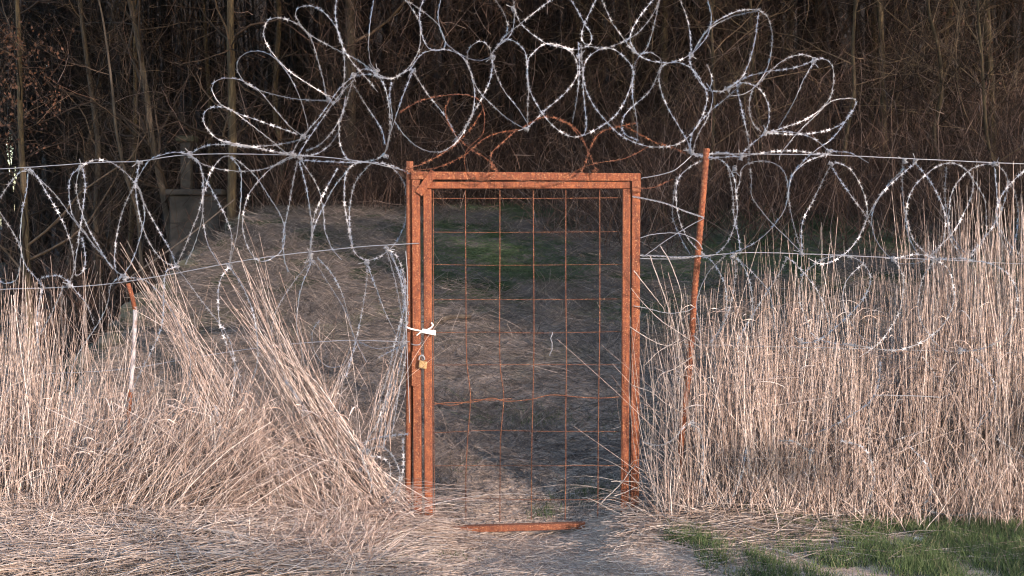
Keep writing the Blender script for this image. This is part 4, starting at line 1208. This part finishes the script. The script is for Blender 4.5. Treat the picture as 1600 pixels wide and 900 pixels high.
def build_left():
    parts = []
    N = 1350
    by = RNG.uniform(6.45, 7.5, N); px = -120 + 520 * RNG.random(N) ** 0.9
    clump = np.clip(0.5 + 1.6 * fbm(px * 0.02 + 40, by * 1.2), 0, 1)
    top = np.interp(px, [-120, 40, 110, 200, 300, 400, 520], [600, 600, 665, 680, 620, 660, 700]) + RNG.normal(0, 38, N) - 30 * clump
    H = (EYE - (top - HOR) / FPX * by) * np.where(RNG.random(N) < 0.5, RNG.uniform(0.4, 0.95, N), 1)
    lean = RNG.normal(0.05, 0.10, N) + np.interp(px, [0, 150, 300, 400], [0.0, 0.06, 0.16, 0.12])
    parts.append(reeds(N, X(px, by), by, H, lean))
    # tall straight stand at the left edge
    N = 200
    by = RNG.uniform(6.7, 7.3, N); px = RNG.normal(35, 40, N)
    top = RNG.uniform(430, 600, N)
    parts.append(reeds(N, X(px, by), by, EYE - (top - HOR) / FPX * by, RNG.normal(0.02, 0.09, N)))
    N = 150
    by = RNG.uniform(6.8, 7.5, N); px = RNG.uniform(-20, 330, N)
    top = RNG.uniform(400, 560, N)
    parts.append(reeds(N, X(px, by), by, EYE - (top - HOR) / FPX * by, RNG.normal(0.0, 0.18, N), r=(0.0012, 0.0024)))
    # stalks fanned over to the upper right
    N = 620
    by = RNG.uniform(6.3, 7.0, N); px = RNG.uniform(60, 330, N)
    parts.append(reeds(N, X(px, by), by, RNG.uniform(0.35, 0.85, N), RNG.uniform(0.15, 0.75, N), droop=0.15))
    # lower mass on the right part, leaning left
    N = 1000
    by = RNG.uniform(6.45, 7.2, N); px = RNG.uniform(330, 600, N)
    H = np.interp(px, [330, 450, 550, 600], [0.75, 0.62, 0.40, 0.16]) * RNG.uniform(0.5, 1.1, N)
    parts.append(reeds(N, X(px, by), by, H, -RNG.uniform(0.02, 0.45, N), droop=0.1))
    N = 420
    by = RNG.uniform(6.5, 7.0, N); px = RNG.uniform(380, 595, N)
    parts.append(reeds(N, X(px, by), by, RNG.uniform(0.15, 0.5, N), RNG.normal(0.1, 0.4, N), droop=0.5, r=(0.0012, 0.0022)))
    N = 480
    by = RNG.uniform(6.4, 7.3, N); px = RNG.uniform(-60, 590, N)
    parts.append(broken(N, X(px, by), by, RNG.uniform(0.35, 1.2, N) * np.interp(px, [300, 600], [1, 0.5])))
    N = 700
    by = RNG.uniform(6.3, 7.2, N); px = RNG.uniform(-60, 560, N)
    parts.append(leaf_blades(N, X(px, by), by, RNG.uniform(0.03, 0.75, N)))
    # long thin arcs straying through the wire
    N = 170
    by = RNG.uniform(6.75, 7.3, N); px = RNG.uniform(0, 600, N)
    top = RNG.uniform(430, 600, N)
    parts.append(reeds(N, X(px, by), by, EYE - (top - HOR) / FPX * by, RNG.normal(-0.05, 0.33, N), spread=0.22, droop=0.12, r=(0.0011, 0.0022), n=10))
    # flopped tufts reaching down towards the path
    N = 1500
    cx = RNG.uniform(-100, 520, 60)[RNG.integers(0, 60, N)]
    px = cx + RNG.normal(0, 16, N); by = 5.6 + 0.85 * np.abs(np.sin(cx * 1.7)) + RNG.normal(0, 0.06, N)
    parts.append(reeds(N, X(px, by), by, RNG.uniform(0.06, 0.34, N), RNG.normal(0.06, 0.24, N), droop=0.35, r=(0.0011, 0.0026)))
    # stubble
    N = 2400
    px = RNG.uniform(-100, 590, N); by = RNG.normal(6.15, 0.32, N)
    parts.append(reeds(N, X(px, by), by, RNG.uniform(0.04, 0.27, N), RNG.normal(0.05, 0.14, N), spread=0.02))
    v, f, t = join(parts)
    tag(make('reed_bed', v, f, M['reed'], tint=t), kind='stuff', label='tangled dry reeds left of the gate')
build_left()

def bundle(label, b0, mid, tip, N, w0, wm, w1, Y=6.85, seed=0):
    """sheaf of stalks through three photo points, pinched and fanned"""
    B = np.array(P(*b0, Y)); Mi = np.array(P(*mid, Y)); Tp = np.array(P(*tip, Y + 0.1))
    n = 9
    g = RNG.normal(0, 1, (N, 3)) * np.array([1, 0.6, 0.25])
    N = int(N * 0.34); g = g[:N]
    ext = (0.30 + 0.88 * RNG.random(N) ** 1.1)[:, None]
    p0 = B + g * w0; p1 = Mi + (g * 0.7 + RNG.normal(0, .9, (N, 3)) * [1, .6, 1]) * wm * 1.25; p2 = Mi + (Tp - Mi) * ext + (g * 0.5 + RNG.normal(0, 1.0, (N, 3))) * w1
    t = np.linspace(0, 1, n)[None, :, None]
    c = 2 * p1 - 0.5 * (p0 + p2)
    p = (1 - t) ** 2 * p0[:, None] + 2 * t * (1 - t) * c[:, None] + t ** 2 * p2[:, None]
    p += np.cumsum(RNG.normal(0, 0.006, p.shape), axis=1)
    p[:, :, 2] -= RNG.random((N, 1)) ** 3 * 0.25 * np.linspace(0, 1, n)[None] ** 2
    r = RNG.uniform(0.0014, 0.0034, N)[:, None] * np.linspace(1.1, 0.5, n)
    v, f, tt = tubes(p, r, 3, RNG.random(N) ** 0.8)
    return tag(make('reed_sheaf', v, f, M['reed'], tint=tt), label, 'reeds', 'leaning sheaves of reeds')
bundle('large sheaf of reeds leaning left just right of the white stake', (430, 800), (335, 620), (232, 410), 300, 0.15, 0.045, 0.055)
bundle('large sheaf of reeds leaning left towards the middle wire, nearer the gate', (590, 800), (495, 660), (395, 440), 400, 0.13, 0.05, 0.085, Y=6.8)
bundle('small sheaf of reeds leaning right near the left pipe post', (470, 720), (505, 645), (556, 545), 90, 0.03, 0.018, 0.035, Y=6.95)
bundle('grey thin sheaf of stalks beside the pipe post', (590, 700), (604, 620), (622, 520), 60, 0.04, 0.03, 0.03, Y=6.98)
bundle('tight upright sheaf of reeds at the far left edge', (30, 830), (28, 680), (36, 440), 170, 0.10, 0.035, 0.05, Y=6.9)
#bundle('slender sheaf of reeds leaning left over the ditch gap', (250, 720), (200, 600), (120, 420), 90, 0.12, 0.05, 0.12, Y=7.0)
bundle('rightmost sheaf on the left side, lying low over the ground coil', (590, 825), (530, 750), (400, 640), 240, 0.10, 0.05, 0.12, Y=6.7)

# straw litter
def litter():
    parts = []
    def flat(N, x, y, L, az, h, r=(0.0012, 0.0028), tp=1.0):
        z = ground_h(x, y) + RNG.random(N) ** 1.5 * h + 0.004
        off = np.stack([np.cos(az) * L, np.sin(az) * L, RNG.normal(0, 0.05, N) * L], -1)
        p = curved_strands(np.stack([x, y, z], -1) - off / 2, off, L * 0.06, 6, 0.002)
        gz_ = ground_h(p[:, :, 0], p[:, :, 1]) + 0.003
        p[:, :, 2] = np.maximum(p[:, :, 2], gz_)
        parts.append(tubes(p, RNG.uniform(r[0], r[1], N)[:, None] * np.linspace(1, 0.6, 6), 3, RNG.random(N) ** tp))
    N = 7500
    px = RNG.uniform(-100, 650, N); y = RNG.uniform(5.5, 6.75, N)
    flat(N, X(px, y), y, RNG.uniform(0.1, 0.7, N), RNG.normal(0.1, 0.75, N), np.interp(px, [400, 620], [0.17, 0.03]), (0.0014, 0.0034), 0.75)
    N = 6500
    px = RNG.uniform(560, 1180, N); y = RNG.uniform(5.5, 7.6, N)
    flat(N, X(px, y), y, RNG.uniform(0.02, 0.20, N), RNG.uniform(0, PI, N), 0.012, (0.0008, 0.0024), 0.7)
    N = 1500
    px = RNG.uniform(980, 1330, N); y = RNG.normal(6.68, 0.15, N)
    flat(N, X(px, y), y, RNG.uniform(0.08, 0.4, N), RNG.normal(0.0, 0.9, N), 0.07)
    N = 350
    px = RNG.uniform(1100, 1700, N); y = RNG.uniform(6.0, 6.6, N)
    flat(N, X(px, y), y, RNG.uniform(0.05, 0.5, N), RNG.normal(0.0, 0.7, N), 0.03)
    N = 500
    px = RNG.uniform(600, 740, N); y = RNG.normal(6.7, 0.12, N)
    flat(N, X(px, y), y, RNG.uniform(0.05, 0.3, N), RNG.normal(-0.3, 0.7, N), 0.04)
    v, f, t = join(parts)
    tag(make('straw_litter', v, f, M['straw'], tint=t), kind='stuff', label='fallen straw and broken stalks on the ground before the fence')
litter()

# grey brambles between frame and rebar post, and at the foot of the right frame post
def brambles():
    parts = []
    def b(N, x0, x1, h0, h1, lx, sp, y0=6.75, y1=7.3, dr=0.5, r=(0.0012, 0.0026)):
        by = RNG.uniform(y0, y1, N); px = RNG.uniform(x0, x1, N)
        parts.append(reeds(N, X(px, by), by, RNG.uniform(h0, h1, N), RNG.normal(lx, sp, N), spread=0.12, droop=dr, r=r, n=10))
    b(70, 1010, 1090, 0.6, 1.5, -0.05, 0.12, dr=0.1)
    b(45, 1030, 1120, 0.2, 0.8, -0.30, 0.18)
    b(110, 1000, 1100, 0.1, 0.4, -0.15, 0.25, dr=0.7)
    for px_, py_, pts in [(0, 0, [(1096, 545), (1060, 520), (1030, 500), (1000, 470), (985, 452)]), (0, 0, [(1070, 645), (1040, 630), (1020, 612), (988, 600)]),
                          (0, 0, [(1084, 555), (1056, 575), (1028, 590), (1020, 640), (1040, 700)]), (0, 0, [(1062, 530), (1030, 548), (1005, 570)]),
                          (0, 0, [(990, 423), (1010, 448), (1036, 480), (1040, 490)]), (0, 0, [(984, 510), (1024, 535), (1052, 541), (1078, 530)]),
                          (0, 0, [(1032, 384), (1048, 412), (1066, 470), (1060, 540), (1075, 620)]), (0, 0, [(940, 785), (968, 758), (990, 730), (998, 732), (1030, 750), (1060, 780)]),
                          (0, 0, [(955, 752), (985, 752), (1020, 758), (1060, 775)]), (0, 0, [(1016, 400), (1040, 470), (1062, 540), (1076, 600)]),
                          (0, 0, [(1004, 690), (1020, 700), (1044, 720), (1066, 760)]), (0, 0, [(960, 775), (1000, 762), (1040, 770)])]:
        p = spline(np.array([P(a, c, 6.93 + 0.03 * math.sin(a)) for a, c in pts]), 30)
        p += np.cumsum(RNG.normal(0, 0.0009, p.shape), axis=0)
        parts.append(tubes(p[None], np.linspace(0.003, 0.0018, 30)[None], 4, [0.9]))
    v, f, t = join(parts)
    tag(make('brambles', v, f, M['grey_twig'], tint=t), kind='stuff', label='thin grey bramble stems between the gate frame and the rebar post')
brambles()

# green grass
def green():
    parts = []
    def g(N, x, y, h0, h1, sp=0.35):
        H = RNG.uniform(h0, h1, N)
        z = ground_h(x, y)
        off = np.stack([RNG.normal(0, sp, N) * H, RNG.normal(0, sp, N) * H, H], -1)
        p = curved_strands(np.stack([x, y, z - 0.005], -1), off, H * 0.12, 5, 0.001)
        parts.append(tubes(p, RNG.uniform(0.0012, 0.0026, N)[:, None] * np.linspace(1, 0.25, 5), 3, RNG.random(N)))
    N = 34000
    y = RNG.uniform(5.55, 6.85, N); px = RNG.uniform(1040, 1720, N); x = X(px, y)
    d = fbm(x * 2.2 + 5, y * 2.6) * 1.3 + np.interp(px, [1040, 1100, 1260, 1400, 1700], [-0.08, 0.02, 0.16, 0.25, 0.32]) - 0.4 * np.clip(5.8 - y, 0, 1) - 0.6 * np.clip(y - 6.68, 0, 1)
    # open soil at the very front, middle
    k = RNG.random(N) < sstep(-0.03, 0.16, d)
    x, y = x[k], y[k]
    g(len(x), x, y, 0.02, 0.085)
    for cx, cy, s, m in [(X(590, 6.0), 5.95, 0.10, 380), (X(575, 6.3), 6.3, 0.07, 160), (X(1090, 6.45), 6.4, 0.10, 260), (X(665, 6.4), 6.3, 0.12, 120), (X(1250, 6.3), 6.3, 0.2, 500),
                         (X(925, 7.4), 7.5, 0.12, 320), (X(850, 7.3), 7.3, 0.06, 120), (X(1020, 6.95), 6.95, 0.08, 160), (X(835, 8.8), 8.9, 0.2, 500), (X(1020, 8.6), 8.8, 0.2, 300), (X(1590, 6.4), 6.35, 0.2, 500)]:
        g(m, RNG.normal(cx, s, m), RNG.normal(cy, s * 0.7, m), 0.02, 0.07)
    v, f, t = join(parts)
    tag(make('grass', v, f, M['grass'], tint=t), kind='stuff', label='short green grass in patches before the reeds')
green()

# pebbles & pale stones
for i, (px, py, s, lab) in enumerate([(1436, 846, 0.035, 'white stone at the foot of the right reeds'), (1303, 845, 0.028, 'flat pale stone at the reed edge left of the white stone'),
                                      (1310, 871, 0.02, 'small pale stone in the grass in front of the flat one')]):
    Y = EYE / ((py - HOR) / FPX)
    x = X(px, Y); v, f = rock((x, Y, gz(x, Y) + s * 0.35), s, 900 + i, 0.7 if i != 1 else 0.4)
    tag(make('stone', v, f, M['white_stone']), lab, 'stone')
parts = []
for i in range(900):
    y = RNG.uniform(5.6, 7.4); x = RNG.uniform(-1.4, 1.6) if y > 5.6 else 0
    parts.append(rock((x, y, gz(x, y) + 0.001), float(0.003 + 0.012 * RNG.random() ** 3), 2000 + i, 0.6, 1))
v, f = joinl(parts)
tag(make('gravel', v, f, simple('pebble', [(0.3, (0.16, 0.14, 0.13)), (0.7, (0.38, 0.35, 0.33))], 40, 0.9)), kind='stuff', label='small pebbles and crumbs of soil on the trodden path')
